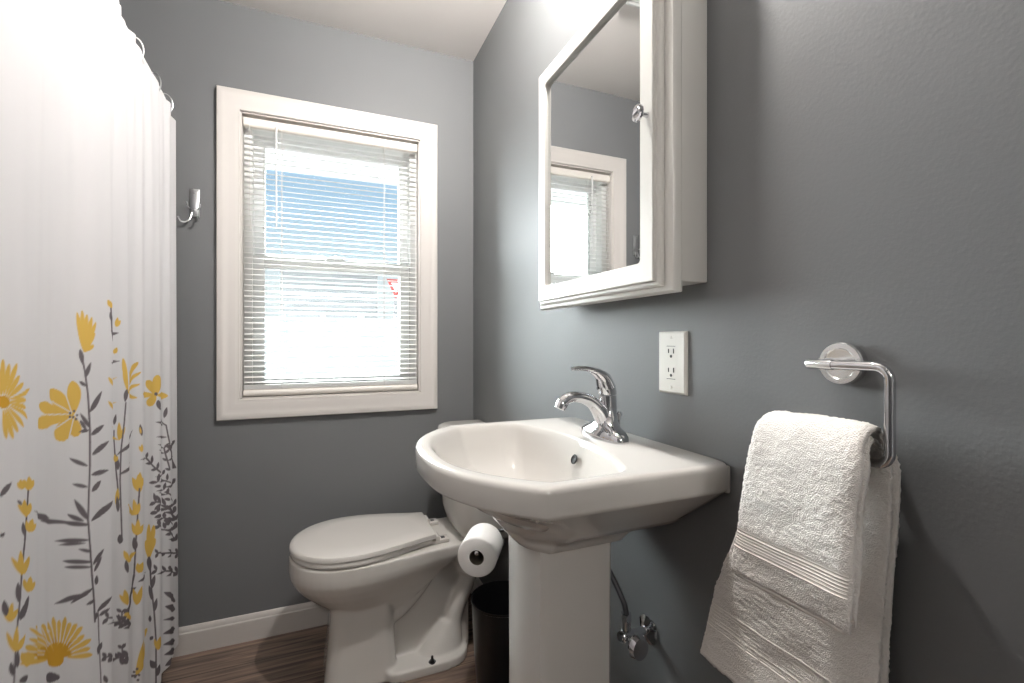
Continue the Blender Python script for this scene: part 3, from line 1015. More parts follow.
#@TOWEL
# ------------------------------------------------------------------ bath towel folded over the ring
from mathutils import noise as mnoise
tw = thing('bath_towel', (XA, -1.63, 0.62), 'thick white terry towel folded over the chrome towel ring', 'towel')
TPATH = spline([(-0.096, 0, 0.818), (-0.094, 0, 0.88), (-0.089, 0, 0.95), (-0.083, 0, 1.003), (-0.073, 0, 1.030), (XA, 0, 1.0400), (-0.036, 0, 1.027),
                (-0.029, 0, 0.996), (-0.0265, 0, 0.93), (-0.028, 0, 0.84), (-0.032, 0, 0.72), (-0.036, 0, 0.60)], 24)
TL = [0.0]
for p, q in zip(TPATH[:-1], TPATH[1:]):
    TL.append(TL[-1] + (q - p).length)
TTOT = TL[-1]


def tpoint(l):
    l = min(max(l, 0), TTOT)
    i = 0
    while i < len(TL) - 2 and TL[i + 1] < l:
        i += 1
    f = (l - TL[i]) / (TL[i + 1] - TL[i])
    p = TPATH[i].lerp(TPATH[i + 1], f)
    a = TPATH[max(i - 1, 0)]
    c = TPATH[min(i + 2, len(TPATH) - 1)]
    d = (c - a).normalized()
    return p, Vector((-d.z, 0, d.x))           # outward normal of the fold


L_BAR = TL[5 * 24]
YK = [(0.0, -1.710, -1.548), (0.10, -1.712, -1.558), (0.19, -1.714, -1.570), (L_BAR, -1.7085, -1.574), (L_BAR + 0.05, -1.7165, -1.562),
      (L_BAR + 0.19, -1.709, -1.500), (L_BAR + 0.32, -1.703, -1.452), (TTOT, -1.690, -1.422)]


def yrange(l):
    for a, c in zip(YK[:-1], YK[1:]):
        if l <= c[0]:
            f = (l - a[0]) / (c[0] - a[0])
            f = f * f * (3 - 2 * f) * 0.5 + f * 0.5
            return a[1] + (c[1] - a[1]) * f, a[2] + (c[2] - a[2]) * f
    return YK[-1][1:]


def terry(o, amp):
    me = o.data
    nrm = [v.normal.copy() for v in me.vertices]
    for v, nn in zip(me.vertices, nrm):
        p = v.co
        d = 0.5 * mnoise.noise(p * 230) + 0.5 * mnoise.noise(p * 470 + Vector((5, 1, 2)))
        big = mnoise.noise(p * 22)
        v.co = p + nn * (amp * d + 0.0030 * big)


BANDS = ((0.040, 0.068), (TTOT - 0.112, TTOT - 0.070))


def towel_layer(b, off, h, l0, l1, inset):
    nl = int((l1 - l0) / 0.0024)
    nw = 64
    rings = []
    for k in range(nw + 1):
        w = 0.5 - 0.5 * math.cos(PI * (0.03 + 0.94 * k / nw))
        e = max(0.0, 1 - abs(2 * w - 1) ** 9) ** 0.5
        out, inn = [], []
        for i in range(nl + 1):
            l = l0 + (l1 - l0) * i / nl
            p, nv = tpoint(l)
            ya, yb = yrange(l)
            y = ya + inset + (yb - ya - 2 * inset) * w
            end = min(1.0, ((min(l - l0, l1 - l) + 0.0006) / 0.008)) ** 0.5
            hh = h * e * end
            pinch = 0.0
            for ba, bb in BANDS:
                if ba < l < bb:
                    pinch = 0.0016 * min(1, min(l - ba, bb - l) / 0.003)
            out.append((p.x + nv.x * (off + hh - pinch), y, p.z + nv.z * (off + hh - pinch)))
            inn.append((p.x + nv.x * (off - hh), y, p.z + nv.z * (off - hh)))
        rings.append(out + list(reversed(inn)))
    b.loft(rings, True, True)


b = MB()
towel_layer(b, 0.0066, 0.0070, 0.0, TTOT, 0.0)
towel_layer(b, -0.0066, 0.0066, 0.004, TTOT - 0.006, 0.001)
o = b.build('terry_cloth', M['towel'], tw, smooth=180)
terry(o, 0.0024)
for ba, bb in BANDS:      # woven ribbed band near each end
    b = MB()
    rows = []
    n = 84
    for i in range(n + 1):
        l = ba + (bb - ba) * i / n
        p, nv = tpoint(l)
        ya, yb = yrange(l)
        q = i / n
        rib = 0.0007 * max(0, math.sin(2 * PI * 7 * q)) + (0.0012 if q < 0.04 or q > 0.96 else 0)
        row = []
        for k in range(61):
            w = 0.012 + 0.976 * k / 60
            e = max(0.0, 1 - abs(2 * w - 1) ** 9) ** 0.5
            bead = 0.0006 * (k % 2) if 0.70 < q < 0.80 or 0.18 < q < 0.27 else 0
            sd = 1 if ba < 0.3 else -1          # on the side that faces the room
            pos = Vector((p.x, ya + (yb - ya) * w, p.z)) + nv * sd * (0.0066 + 0.0066 * e + rib + bead - 0.0004)
            pos += nv * sd * (0.0030 * mnoise.noise((pos - world_loc(tw)) * 22))
            row.append(pos)
        rows.append(row)
    b.grid(rows)
    b.build('woven_band', M['band'], tw, smooth=60)
for l in (0.0015, TTOT - 0.0015):     # rolled hem
    p, nv = tpoint(l)
    ya, yb = yrange(l)
    pts = [Vector((p.x, ya + 0.004 + (yb - ya - 0.008) * k / 40, p.z)) + nv * (0.0055 + 0.0030 * mnoise.noise((Vector((p.x, ya + (yb - ya) * k / 40, p.z)) - world_loc(tw)) * 22)) for k in range(41)]
    MB().tube(pts, [0.0052 if 0 < k < 40 else 0.003 for k in range(41)], 12).build('hem', M['band'], tw, smooth=60)

#@CURTAIN
# ------------------------------------------------------------------ curtain rod, rings, shower curtain
# folds of the cloth: place along the rod, depth, width, drift towards the hem
FOLDS = ((-1.66, 0.040, 0.060, 0.0), (-1.42, 0.042, 0.060, 0.0), (-1.15, 0.030, 0.070, 0.01), (-0.850, 0.046, 0.060, 0.0), (-0.665, 0.023, 0.040, 0.01), (-0.525, 0.021, 0.036, -0.005),
         (-0.365, 0.019, 0.036, 0.01), (-0.225, 0.016, 0.030, 0.0))
C_TOP, C_BOT = 1.926, 0.105
C_Y0, C_Y1 = -1.78, -0.095


# small gathers under the rings that fade out further down
GATHERS = ((-1.32, 0.026, 0.024), (-1.22, 0.022, 0.018), (-1.10, 0.026, 0.022), (-1.005, 0.024, 0.019), (-0.905, 0.022, 0.020), (-0.79, 0.018, 0.018), (-0.715, 0.012, 0.014),
           (-0.60, 0.012, 0.015), (-0.44, 0.010, 0.014), (-0.30, 0.010, 0.014))


def rod_x(y):
    return -1.105 - 0.0349 * (y + 0.692)


def curtain_x(y, z):
    """fold shape: numpy arrays or numbers"""
    u = np.clip((C_TOP - z) / (C_TOP - C_BOT), 0, 1)
    g = 0.78 + 0.22 * np.sqrt(u)
    x = 0.0
    for yc, a, w, k in FOLDS:
        x = x + a * np.exp(-((y - yc - k * u) / w) ** 2 / 2)
    x = x * g - 0.008
    for yc, a, w in GATHERS:
        x = x + a * np.exp(-((y - yc - 0.10 * u) / (w * (1 + 2.5 * u))) ** 2 / 2) * np.exp(-4.2 * u)
    x = x + 0.0022 * np.sin(2 * np.pi * y / 0.061 + 1.5 * u) * (0.4 + 0.6 * u) + 0.0030 * np.exp(-u * 9) * np.cos(2 * np.pi * (y + 0.225) / 0.176)
    fade = np.clip((C_Y1 - y) / 0.06, 0, 1)
    x = x + 0.020 * u ** 1.5 * np.exp(-((y - C_Y1) / 0.09) ** 2)
    return rod_x(y) + 0.010 + x * (0.45 + 0.55 * fade)


def curtain_s(y):
    """cloth length along the curtain from its window end"""
    yy = np.linspace(C_Y1, C_Y0, 6000)
    xx = curtain_x(yy, 0.6)
    d = np.concatenate([[0], np.cumsum(np.hypot(np.diff(xx), np.diff(yy)))])
    return np.interp(-y, -yy, -d)

Z_ROD = 1.932
rd = thing('curtain_rod', (rod_x(-0.9), -0.9, Z_ROD), 'white shower curtain rod running from the window wall above the curtain', 'curtain rod')
rp = [(rod_x(y), y, Z_ROD) for y in (YF + 0.004, -1.6, -1.0, -0.6, -0.35)] + [(rod_x(-0.2) - 0.004, -0.2, Z_ROD), (rod_x(-0.1) - 0.019, -0.1, Z_ROD), (rod_x(0) - 0.045, -0.003, Z_ROD)]
MB().tube(spline(rp, 8), 0.0095, 20).build('tube', M['vinyl'], rd)
for x, y, d in ((rod_x(0) - 0.046, -0.0005, -1), (rod_x(YF), YF + 0.0005, 1)):
    MB().lathe([(0.021, 0), (0.020, 0.006), (0.015, 0.012), (0.0115, 0.014)], (x, y, Z_ROD), (0, d, 0), 28).build('end_flange', M['vinyl'], rd)
RINGS = (-0.225, -0.355, -0.535, -0.715, -0.895)
ORD = ('first', 'second', 'third', 'fourth', 'fifth')
for i, y in enumerate(RINGS):
    r = thing('curtain_ring', (rod_x(y), y, Z_ROD), '%s wire curtain ring on the rod counted from the window wall' % ORD[i], 'curtain ring', 'curtain rings on the shower rod')
    a0 = (0.10, -0.25, 0.15, -0.2, 0.1)[i]
    pts = []
    for k in range(33):
        a = 2 * PI * k / 32
        cx, cz = 0.021 * math.sin(a), -0.010 + 0.032 * math.cos(a)
        pts.append((rod_x(y) + 0.003 + cx * math.cos(a0), y + cx * math.sin(a0), Z_ROD + cz))
    MB().tube(pts, 0.0017, 8, cap=False).build('wire_loop', M['steel'] if i < 2 else M['vinyl'], r)
    MB().lathe([(0, -0.004), (0.0038, 0), (0, 0.004)], (rod_x(y) + 0.012, y, Z_ROD - 0.043), n=10).build('bead', M['steel'], r)

zs = np.concatenate([np.linspace(C_TOP, 1.24, 60)[:-1], np.linspace(1.24, C_BOT, 520)])
ys = np.concatenate([np.linspace(C_Y1, -1.40, 760)[:-1], np.linspace(-1.40, C_Y0, 80)])
YY, ZZ = np.meshgrid(ys, zs)
XX = curtain_x(YY, ZZ)
S1 = curtain_s(ys)
SS = np.broadcast_to(S1, YY.shape)
dip = 0.005 * np.abs(np.sin(np.pi * (YY + 0.225) / 0.18))        # top edge sags between the rings
ZG = ZZ - dip * np.clip((ZZ - 1.75) / 0.15, 0, 1)
nz, ny = YY.shape
co = np.stack([XX, YY, ZG], -1).reshape(-1, 3).astype(np.float32)
idx = np.arange(nz * ny).reshape(nz, ny)
fa = np.stack([idx[:-1, :-1], idx[1:, :-1], idx[1:, 1:], idx[:-1, 1:]], -1).reshape(-1, 4)

CLOTH = np.array([0.74, 0.725, 0.735])
INK = {'y': np.array([0.72, 0.47, 0.115]), 'o': np.array([0.62, 0.34, 0.045]), 'g': np.array([0.150, 0.130, 0.140]), 'w': CLOTH * 0.98}
colr = np.broadcast_to(CLOTH, (nz, ny, 3)).copy()


def stamp(kind, ink, ax, az, bx, bz, nx, nz_):
    """one petal or leaf: from a to b along the cloth (s, z), half width vector n"""
    lo_s, hi_s = min(ax, bx) - abs(nx) - 0.004, max(ax, bx) + abs(nx) + 0.004
    lo_z, hi_z = min(az, bz) - abs(nz_) - 0.004, max(az, bz) + abs(nz_) + 0.004
    i0, i1 = np.searchsorted(-S1, -hi_s), np.searchsorted(-S1, -lo_s)
    j0, j1 = np.searchsorted(-zs, -hi_z), np.searchsorted(-zs, -lo_z)
    if i1 <= i0 or j1 <= j0:
        return
    s, z = SS[j0:j1, i0:i1], ZZ[j0:j1, i0:i1]
    dx, dz = bx - ax, bz - az
    det = dx * nz_ - dz * nx
    if abs(det) < 1e-9:
        return
    t = ((s - ax) * nz_ - (z - az) * nx) / det
    w = np.abs((s - ax) * dz - (z - az) * dx) / abs(det)
    tc = np.clip(t, 0, 1)
    if kind == 'l':      # pointed leaf
        f = np.sin(np.pi * tc ** 0.85) ** 0.8
    elif kind == 'p':    # petal, broad towards the tip
        f = np.sin(np.pi * np.clip(tc ** 1.7, 0, 1)) ** 0.62 * 0.55 + 0.45 * np.sqrt(np.clip(1 - (2 * tc - 1) ** 2, 0, 1))
    elif kind == 's':    # stem
        f = np.ones_like(tc)
    else:                # dot
        f = np.sqrt(np.clip(1 - (2 * tc - 1) ** 2, 0, 1))
    wid = abs(det) / math.hypot(dx, dz)
    a = np.clip((f - w) * wid / 0.0016 + 0.5, 0, 1)
    ln = math.hypot(dx, dz)
    a = a * np.clip(np.minimum(t, 1 - t) * ln / 0.0016 + 0.5, 0, 1)
    colr[j0:j1, i0:i1] = colr[j0:j1, i0:i1] * (1 - a[..., None]) + INK[ink] * a[..., None]


PRINT = '''
p y -11271 10567 -11211 10141 -45 4
p y -11241 10571 -11102 10118 -41 -3
p y -11215 10579 -11017 10191 -38 -9
p y -11195 10593 -10888 10248 -34 -17
p y -11182 10611 -10691 10342 -27 -26
p y -11172 10635 -10802 10517 -12 -34
p y -11172 10657 -10792 10637 5 -38
p y -11177 10682 -10581 10786 24 -35
p y -11191 10705 -10895 10906 33 -30
p y -11208 10725 -10992 11015 37 -22
p y -11231 10743 -11038 11189 41 -16
p y -11260 10755 -11169 11188 45 -10
p y -11290 10761 -11283 11263 48 -3
p y -11315 10750 -11371 11153 51 0
p y -11353 10743 -11487 11087 47 5
p y -11384 10727 -11580 11014 36 14
p y -11406 10709 -11611 10862 23 26
p y -11411 10681 -11620 10707 1 34
p y -11404 10651 -11627 10542 -23 32
p y -11383 10623 -11604 10351 -35 24
p y -11352 10604 -11508 10220 -46 17
d o -11277 10755 -11274 10575 -120 15
p y -8760 10136 -8765 10768 177 -20
p y -8760 10136 -9405 10682 145 69
p y -8760 10136 -9987 10472 46 111
p y -8760 10136 -10171 10173 -47 127
p y -8760 10136 -9168 9738 -204 113
p y -8760 10136 -8690 9714 -138 9
s w -8785 10176 -8888 10382 15 1
s w -8881 10368 -8995 10566 18 1
s w -8989 10558 -9087 10751 14 1
s w -8785 10176 -9075 10321 9 7
s w -9060 10312 -9301 10444 6 8
s w -9285 10439 -9798 10591 22 7
s w -8784 10159 -9126 10203 0 9
s w -9110 10202 -9476 10248 -1 10
s w -9434 10246 -10289 10346 0 7
s w -8782 10101 -9055 10030 -10 10
s w -9041 10036 -9260 9962 -8 9
s w -9248 9965 -9709 9934 -17 13
s w -8735 10096 -8810 9867 -13 4
s w -8807 9876 -8895 9653 -16 6
d g -8839 10208 -8837 10159 -38 5
d g -8736 10231 -8737 10183 -29 4
d g -8758 10123 -8759 10075 -31 5
d g -8671 10147 -8671 10098 -27 4
d g -8839 10135 -8835 10086 -38 5
d g -8691 10075 -8691 10027 -29 4
l g -8612 10019 -8476 9786 -31 -14
p y -8534 11300 -8680 12053 52 9
p y -8534 11300 -8574 12097 51 3
p y -8534 11300 -8477 12027 48 -3
p y -8534 11300 -8375 11975 50 -10
p y -8534 11300 -8280 11881 46 -18
p y -8534 11300 -8305 11667 40 -21
p y -8534 11300 -8327 11431 26 -36
p y -8534 11300 -8634 11810 47 9
p y -8534 11300 -8437 11760 44 -8
l g -8613 11358 -8554 11053 -48 -7
s g -8593 11301 -8553 11103 -19 -3
s g -8554 11111 -8514 10911 -19 -3
s g -8515 10918 -8485 10688 -19 0
s g -8485 10696 -8456 10464 -19 0
s g -8457 10473 -8442 10235 -20 1
s g -8443 10246 -8428 10008 -21 2
s g -8429 10021 -8413 9780 -21 2
s g -8415 9793 -8415 9555 -22 4
s g -8415 9568 -8415 9330 -22 5
s g -8415 9343 -8415 9105 -22 5
s g -8414 9118 -8425 8872 -21 7
s g -8425 8881 -8435 8633 -20 7
s g -8435 8643 -8442 8442 -21 7
s g -8442 8453 -8448 8252 -20 9
s g -8448 8263 -8456 8063 -21 9
s g -8454 8074 -8433 7816 -21 7
s g -8435 7825 -8412 7565 -21 7
s g -8413 7575 -8398 7364 -23 9
s g -8400 7377 -8381 7163 -23 9
s g -8381 7175 -8367 6962 -24 11
s g -8367 6974 -8341 6708 -26 11
s g -8340 6717 -8313 6450 -27 13
s g -8314 6460 -8298 6227 -27 13
s g -8300 6238 -8283 6004 -29 15
l g -8515 10804 -8395 11103 41 -18
l g -8495 10649 -8632 10756 20 26
l g -8415 10141 -8097 10514 62 -32
l g -8414 9832 -8612 10151 35 17
l g -8393 9693 -8038 9823 43 -46
l g -8436 9797 -8630 9797 -7 35
l g -8370 9300 -7900 9473 48 -50
l g -8456 9110 -8858 9363 16 34
l g -8392 8919 -7903 8884 18 -51
l g -8456 8707 -8773 8860 6 35
l g -8370 8583 -8117 8741 56 -46
l g -8454 8074 -8726 8568 51 16
l g -8390 8030 -7686 8206 56 -64
l g -8412 7961 -9063 8264 5 43
l g -8533 8085 -8908 8353 19 35
l g -8683 8104 -10368 8813 11 34
l g -9115 8285 -9903 8570 2 35
l g -9367 8447 -10446 8886 25 19
l g -8413 7672 -9251 8002 -2 42
l g -8367 7419 -8643 7600 8 29
l g -8495 7648 -9160 7894 -3 31
l g -8343 7214 -9057 7563 1 41
l g -8368 7129 -8998 7428 0 34
l g -8342 7156 -8037 7333 48 -45
l g -8315 7007 -8089 7215 43 -34
l g -8341 6708 -8807 6658 -23 48
l g -8454 6653 -9247 6896 -17 55
l g -8257 6722 -8229 6905 58 -33
l g -8284 6444 -8495 6465 -20 41
l g -8227 6176 -7796 6261 40 -52
l g -8168 6064 -7882 6059 27 -45
l g -8283 6053 -8227 6176 46 -34
s g -7835 12189 -7811 11953 -33 -1
s g -7812 11965 -7784 11729 -41 -1
s g -7786 11739 -7677 11504 -59 -2
l y -7784 12192 -7950 12345 78 29
l g -7786 11904 -7872 12103 64 9
l y -6379 11833 -6159 11994 79 -24
l y -6379 11833 -6288 12061 104 -6
l g -7785 11594 -6222 11699 82 -57
l y -6478 11219 -6313 11362 109 -22
l g -7833 11057 -6175 11043 28 -52
l y -7687 10577 -7927 10779 63 15
l y -7687 10577 -6302 10671 81 -23
l y -7656 10071 -7925 10291 65 10
l y -7656 10071 -6295 10115 82 -26
s g -6462 9485 -6460 9245 -35 6
s g -6460 9258 -6418 9007 -38 5
s g -6420 9022 -6374 8767 -45 7
s g -6376 8782 -6329 8527 -47 9
s g -6333 8543 -6268 8280 -45 10
s g -6271 8293 -6222 8034 -36 8
s g -6225 8049 -6183 7790 -30 8
l y -6196 9204 -7797 9753 105 3
l y -6196 9204 -5995 9473 65 -34
l y -6196 9204 -6198 9623 91 -17
l g -6464 9599 -6349 9830 89 -22
l g -6279 8873 -4940 9231 62 -41
l g -6230 8515 -6338 8913 102 -20
l g -6188 8388 -5329 8498 48 -43
l y -6392 8739 -6246 8840 83 -36
l y -6392 8739 -6398 8924 84 -19
l y -6321 7732 -6225 8095 97 -36
l g -6220 7537 -6269 7923 82 -24
l g -6144 6760 -6148 6995 93 -39
p y -5884 10264 -6068 11112 86 3
p y -5884 10264 -4754 10966 153 -28
p y -5884 10264 -4650 10699 79 -37
p y -5884 10264 -4686 10386 57 -49
p y -5884 10264 -4785 10033 -77 -39
p y -5884 10264 -6035 10826 83 1
l g -5928 10367 -5999 10066 -80 16
s g -5966 10061 -6000 9782 -26 5
s g -5998 9792 -6031 9513 -25 6
s g -6031 9526 -6078 9228 -25 7
s g -6077 9239 -6125 8944 -25 8
s g -6123 8955 -6134 8710 -27 7
s g -6134 8724 -6143 8478 -27 8
s g -6142 8492 -6153 8246 -27 8
s g -6153 8261 -6140 8009 -26 7
s g -6141 8022 -6129 7771 -26 8
s g -6130 7785 -6115 7532 -26 9
s g -6117 7545 -6105 7293 -25 8
s g -6105 7308 -6095 7054 -24 9
s g -6095 7069 -6085 6815 -24 9
p y -2961 9926 -3443 10406 190 41
p y -2961 9926 -2869 10508 255 -37
p y -2961 9926 -1534 9751 -36 -120
p y -2961 9926 -3396 9662 -190 95
p y -2961 9926 -4556 10113 14 103
d g -2961 10008 -2960 9903 -84 9
l g -2869 9768 -2765 9455 -125 4
s g -2765 9515 -1618 8824 -46 0
s g -1622 8835 -1534 8486 -33 0
s g -1538 8499 -1427 8139 -40 3
s g -1434 8154 -857 7646 -264 49
s g -858 7661 -426 7159 -209 42
l g -1711 9073 -1579 9403 87 -30
l g -1763 8858 -3001 9139 31 45
l g -1581 8442 -2955 8690 -1 51
l g -1296 7964 -331 8111 277 -75
l g -4609 9010 -4686 9339 71 -5
l y -4650 9072 -4688 9263 36 -3
l y -4611 8589 -4728 8774 45 7
l y -4611 8589 -4609 8800 70 -15
l y -4690 7560 -4994 8041 94 8
l y -4690 7560 -4689 8084 118 -35
s g -920 6692 -2785 7620 27 11
s g -2771 7609 -3503 8213 35 9
l g -920 6692 -1703 6875 -9 47
l g -920 6692 -356 6812 254 -85
l g -1577 7053 -2834 7327 -14 48
l g -1577 7053 -1559 7275 61 -20
l g -1796 7294 -2992 7524 -18 45
l g -1796 7294 -1672 7433 66 -37
l g -2901 7728 -3220 7782 -10 43
l g -2901 7728 -2843 7927 60 -23
l g -3174 7961 -3523 8057 3 39
l g -3174 7961 -3134 8199 88 -25
l g -3488 8200 -4684 8405 -33 44
l g -3488 8200 -3403 8346 64 -28
s g -1438 7348 -1627 7855 39 -2
s g -1625 7846 -1713 8127 38 -2
l g -1438 7348 -1669 7458 17 36
l g -1569 7682 -1800 7817 26 30
l g -1569 7682 -499 7601 86 -53
l g -1651 7937 -2846 8282 42 28
l g -1651 7937 -1442 8051 42 -37
l g -1709 8121 -2896 8457 73 20
l g -1709 8121 -1469 8237 38 -38
s g -468 5922 -1675 6721 42 3
l g -468 5922 -1598 6234 -23 58
l g -468 5922 -305 6094 115 -53
l g -1408 6374 -1713 6509 11 47
l g -1592 6603 -2857 7018 23 42
l g -1592 6603 -1502 6803 67 -36
l g -1730 6796 -2966 7101 -10 50
l g -1730 6796 -1636 7010 68 -35
l g -2705 7172 -3022 7251 -5 48
l g -2869 7339 -3355 7454 -8 49
l g -2869 7339 -2808 7591 76 -29
s g -332 5359 -1551 6232 262 -68
s g -1543 6220 -2959 6781 23 19
l g -332 5359 -1558 5817 38 46
l g -332 5359 -30 5475 198 -82
l g -753 5694 -1745 6096 19 51
l g -753 5694 -349 5853 240 -97
l g -1465 6102 -2779 6487 -7 59
l g -1643 6281 -1857 6610 84 -3
l g -2710 6646 -3030 6566 -52 56
l g -2710 6646 -2938 6978 74 0
l g -2949 6774 -3322 6801 -46 63
l g -2949 6774 -3049 7081 75 -12
s g -339 5085 -1720 5908 39 8
l g -339 5085 -1561 5469 -45 81
l g -339 5085 -271 5287 221 -86
l g -1440 5636 -1714 5705 -16 69
l g -1440 5636 -1477 5844 271 -86
l g -1712 5899 -2967 6247 -27 68
l g -1712 5899 -1703 6079 96 -39
l g -2654 6287 -3022 6339 -30 66
l g -2871 6453 -3278 6546 -20 64
l g -2871 6453 -2820 6637 94 -42
s g -255 4639 -1554 5461 121 -23
s g -1545 5451 -2785 6005 16 18
l g -255 4639 -1524 5140 40 47
l g -255 4639 -209 4871 196 -73
l g -1316 5255 -1661 5341 -19 63
l g -1657 5540 -1749 5786 79 -14
l g -2774 5998 -3118 6052 -24 60
l g -2774 5998 -2855 6233 103 -26
s g -85 4123 -1559 4720 7 28
s g -1549 4716 -2880 5242 -1 28
l g -85 4123 -436 4079 -168 95
l g -85 4123 -399 4411 164 -41
l g -1075 4520 -1573 4581 -69 62
l g -1075 4520 -1541 4830 86 -5
l g -1685 4778 -1851 4745 -59 58
l g -2869 5236 -2976 5140 -51 45
l g -2869 5236 -2996 5407 44 8
s g -137 3444 -1644 4184 25 18
l g -137 3444 -857 3669 -59 80
l g -137 3444 -447 3817 170 -54
l g -1024 3872 -1619 4003 -57 72
l g -1024 3872 -1493 4278 253 -86
l g -1634 4180 -2641 4442 -60 66
l g -1634 4180 -1831 4449 61 3
l g -1854 4303 -2927 4632 -50 65
l g -2910 4753 -3175 4747 -43 60
l g -2910 4753 -3037 4980 57 -3
l g -482 2613 -1718 3554 257 -45
l g -491 2344 -1678 3086 208 15
l g -496 2075 -1763 2692 -18 81
l g -509 1740 -1765 2252 -89 159
l g -521 1338 -1764 1904 -68 145
l g -553 1050 -1722 1557 -94 160
l g -1075 1050 -1685 1182 -84 136
s g -10614 9440 -10642 9276 -37 9
s g -10643 9287 -10678 9126 -46 14
s g -10675 9133 -10715 8976 -51 16
s g -10712 8985 -10759 8841 -58 18
s g -10754 8849 -10798 8706 -57 20
s g -10797 8714 -10833 8571 -51 18
s g -10831 8578 -10876 8439 -40 16
s g -10876 8447 -10909 8306 -31 14
s g -10909 8315 -10935 8171 -25 13
s g -10934 8180 -10951 8034 -23 11
s g -10950 8043 -10966 7897 -20 10
s g -10964 7905 -10980 7760 -19 10
s g -10980 7768 -11000 7623 -17 11
s g -10998 7634 -11018 7490 -16 10
s g -11016 7500 -11036 7357 -15 11
s g -11034 7367 -11051 7224 -14 10
s g -11051 7235 -11058 7075 -14 10
s g -11058 7086 -11066 6927 -15 10
s g -11065 6938 -11075 6779 -14 10
s g -11075 6792 -11082 6631 -14 10
l y -10777 8900 -11025 9168 61 2
l y -10777 8900 -10543 9034 127 -52
l y -10777 8900 -10858 9187 133 -35
l y -10609 8621 -10755 8843 136 -35
l y -10609 8621 -10359 8665 69 -52
l y -10609 8621 -10489 8784 95 -44
l y -10933 8108 -11129 8459 41 2
l y -10933 8108 -10592 8246 132 -68
l y -10933 8108 -10965 8483 70 -29
l y -10650 7733 -10880 8024 134 -46
l y -10650 7733 -10404 7778 73 -59
l y -10650 7733 -10551 7927 110 -57
l y -11156 7555 -11238 7828 40 -12
l y -11156 7555 -11012 7658 35 -43
l y -11156 7555 -11106 7804 42 -30
l y -11066 7075 -11196 7444 39 -9
l y -11066 7075 -10795 7177 53 -53
l y -11066 7075 -11030 7421 46 -33
l y -10754 6666 -10936 6986 115 -54
l y -10754 6666 -10437 6650 71 -69
l y -10754 6666 -10586 6833 125 -80
l y -10613 9258 -10898 9485 129 -12
l y -10613 9258 -10450 9366 83 -40
l y -10613 9258 -10614 9470 126 -32
l y -10910 9350 -11033 9475 43 15
l y -10910 9350 -10866 9455 103 -33
l y -10910 9350 -10974 9508 70 -9
l g -10831 8621 -10910 8870 79 -23
l g -10997 7735 -11017 8047 55 -27
l g -10978 7478 -10612 7655 120 -72
l g -11203 7666 -11234 7907 56 -25
l g -11096 6753 -11128 6973 45 -24
l g -10977 6568 -10651 6485 94 -88
l g -11032 6822 -11017 7070 43 -30
l g -10936 9126 -11036 9231 22 9
l g -11317 9364 -11118 9512 36 -36
l g -11312 8814 -11224 8834 23 -31
p y -8882 5727 -8350 5422 5 -59
p y -8891 5762 -8404 5586 17 -63
p y -8912 5804 -8381 5741 27 -64
p y -8941 5850 -8526 5913 38 -64
p y -8984 5898 -8564 6094 47 -61
p y -9026 5942 -8669 6219 65 -64
p y -9067 5980 -8798 6313 89 -69
p y -9109 6014 -8939 6497 89 -62
p y -9146 6042 -9128 6548 72 -45
p y -9184 6065 -9268 6682 66 -35
p y -9219 6081 -9435 6695 76 -33
p y -9251 6092 -9808 6837 170 -69
p y -9282 6097 -10374 7082 156 -55
p y -9309 6096 -10594 7161 81 -14
p y -9339 6089 -10607 7009 70 -1
p y -9363 6074 -10780 6995 203 -56
p y -9375 6047 -10950 6967 11 38
p y -9372 6010 -10994 6849 -16 54
p o -9158 5902 -8730 5729 33 -68
p o -9168 5922 -8756 5927 67 -77
p o -9184 5942 -9049 6118 67 -60
p o -9203 5957 -9242 6318 62 -36
p o -9223 5964 -9468 6347 67 -18
p o -9238 5964 -9865 6484 119 -25
p o -9244 5955 -10478 6698 20 34
d o -9224 6058 -9222 5776 -232 148
l g -9342 5580 -9343 5771 237 -146
s w -8762 5684 -8571 5597 1 -9
s w -8575 5599 -8369 5501 2 -11
s w -8775 5744 -8591 5702 3 -11
s w -8595 5700 -8404 5658 3 -10
s w -8803 5812 -8626 5817 4 -10
s w -8632 5818 -8466 5833 4 -10
s w -8842 5884 -8676 5932 7 -10
s w -8682 5928 -8542 5999 7 -10
s w -8902 5960 -8745 6044 10 -11
s w -8750 6039 -8631 6152 7 -8
s w -8973 6029 -8825 6143 13 -11
s w -8830 6137 -8726 6279 10 -9
s w -9046 6092 -8949 6249 15 -11
s w -8953 6244 -8855 6405 14 -10
s w -9113 6144 -9080 6346 13 -9
s w -9082 6337 -9047 6539 13 -8
s w -9172 6183 -9185 6411 10 -6
s w -9184 6402 -9198 6631 10 -6
s w -9226 6209 -9282 6457 10 -5
s w -9278 6448 -9341 6696 12 -6
s w -9281 6230 -9401 6501 12 -4
s w -9394 6489 -9723 6846 53 -22
s w -9334 6241 -9718 6619 28 -11
s w -9703 6605 -9923 6899 14 -4
s w -9400 6250 -9846 6640 21 -6
s w -9837 6630 -10438 7070 21 -7
s w -9514 6272 -9969 6642 11 -1
s w -9954 6630 -10570 7056 10 0
s w -9683 6311 -10395 6767 6 3
s w -10378 6755 -10721 7026 6 3
s w -9734 6286 -10453 6713 4 4
s w -10439 6703 -10853 6977 4 4
s g -4690 7798 -4726 7441 -30 11
s g -4726 7455 -4761 7101 -29 12
s g -4760 7115 -4782 6848 -28 13
s g -4781 6863 -4805 6596 -29 13
s g -4803 6612 -4828 6348 -29 13
s g -4827 6363 -4852 6053 -30 14
s g -4850 6071 -4875 5764 -31 16
s g -4874 5780 -4901 5475 -34 18
s g -4900 5495 -5008 5213 -45 27
s g -5001 5223 -5417 5084 -194 91
s g -5414 5095 -5818 4961 -240 112
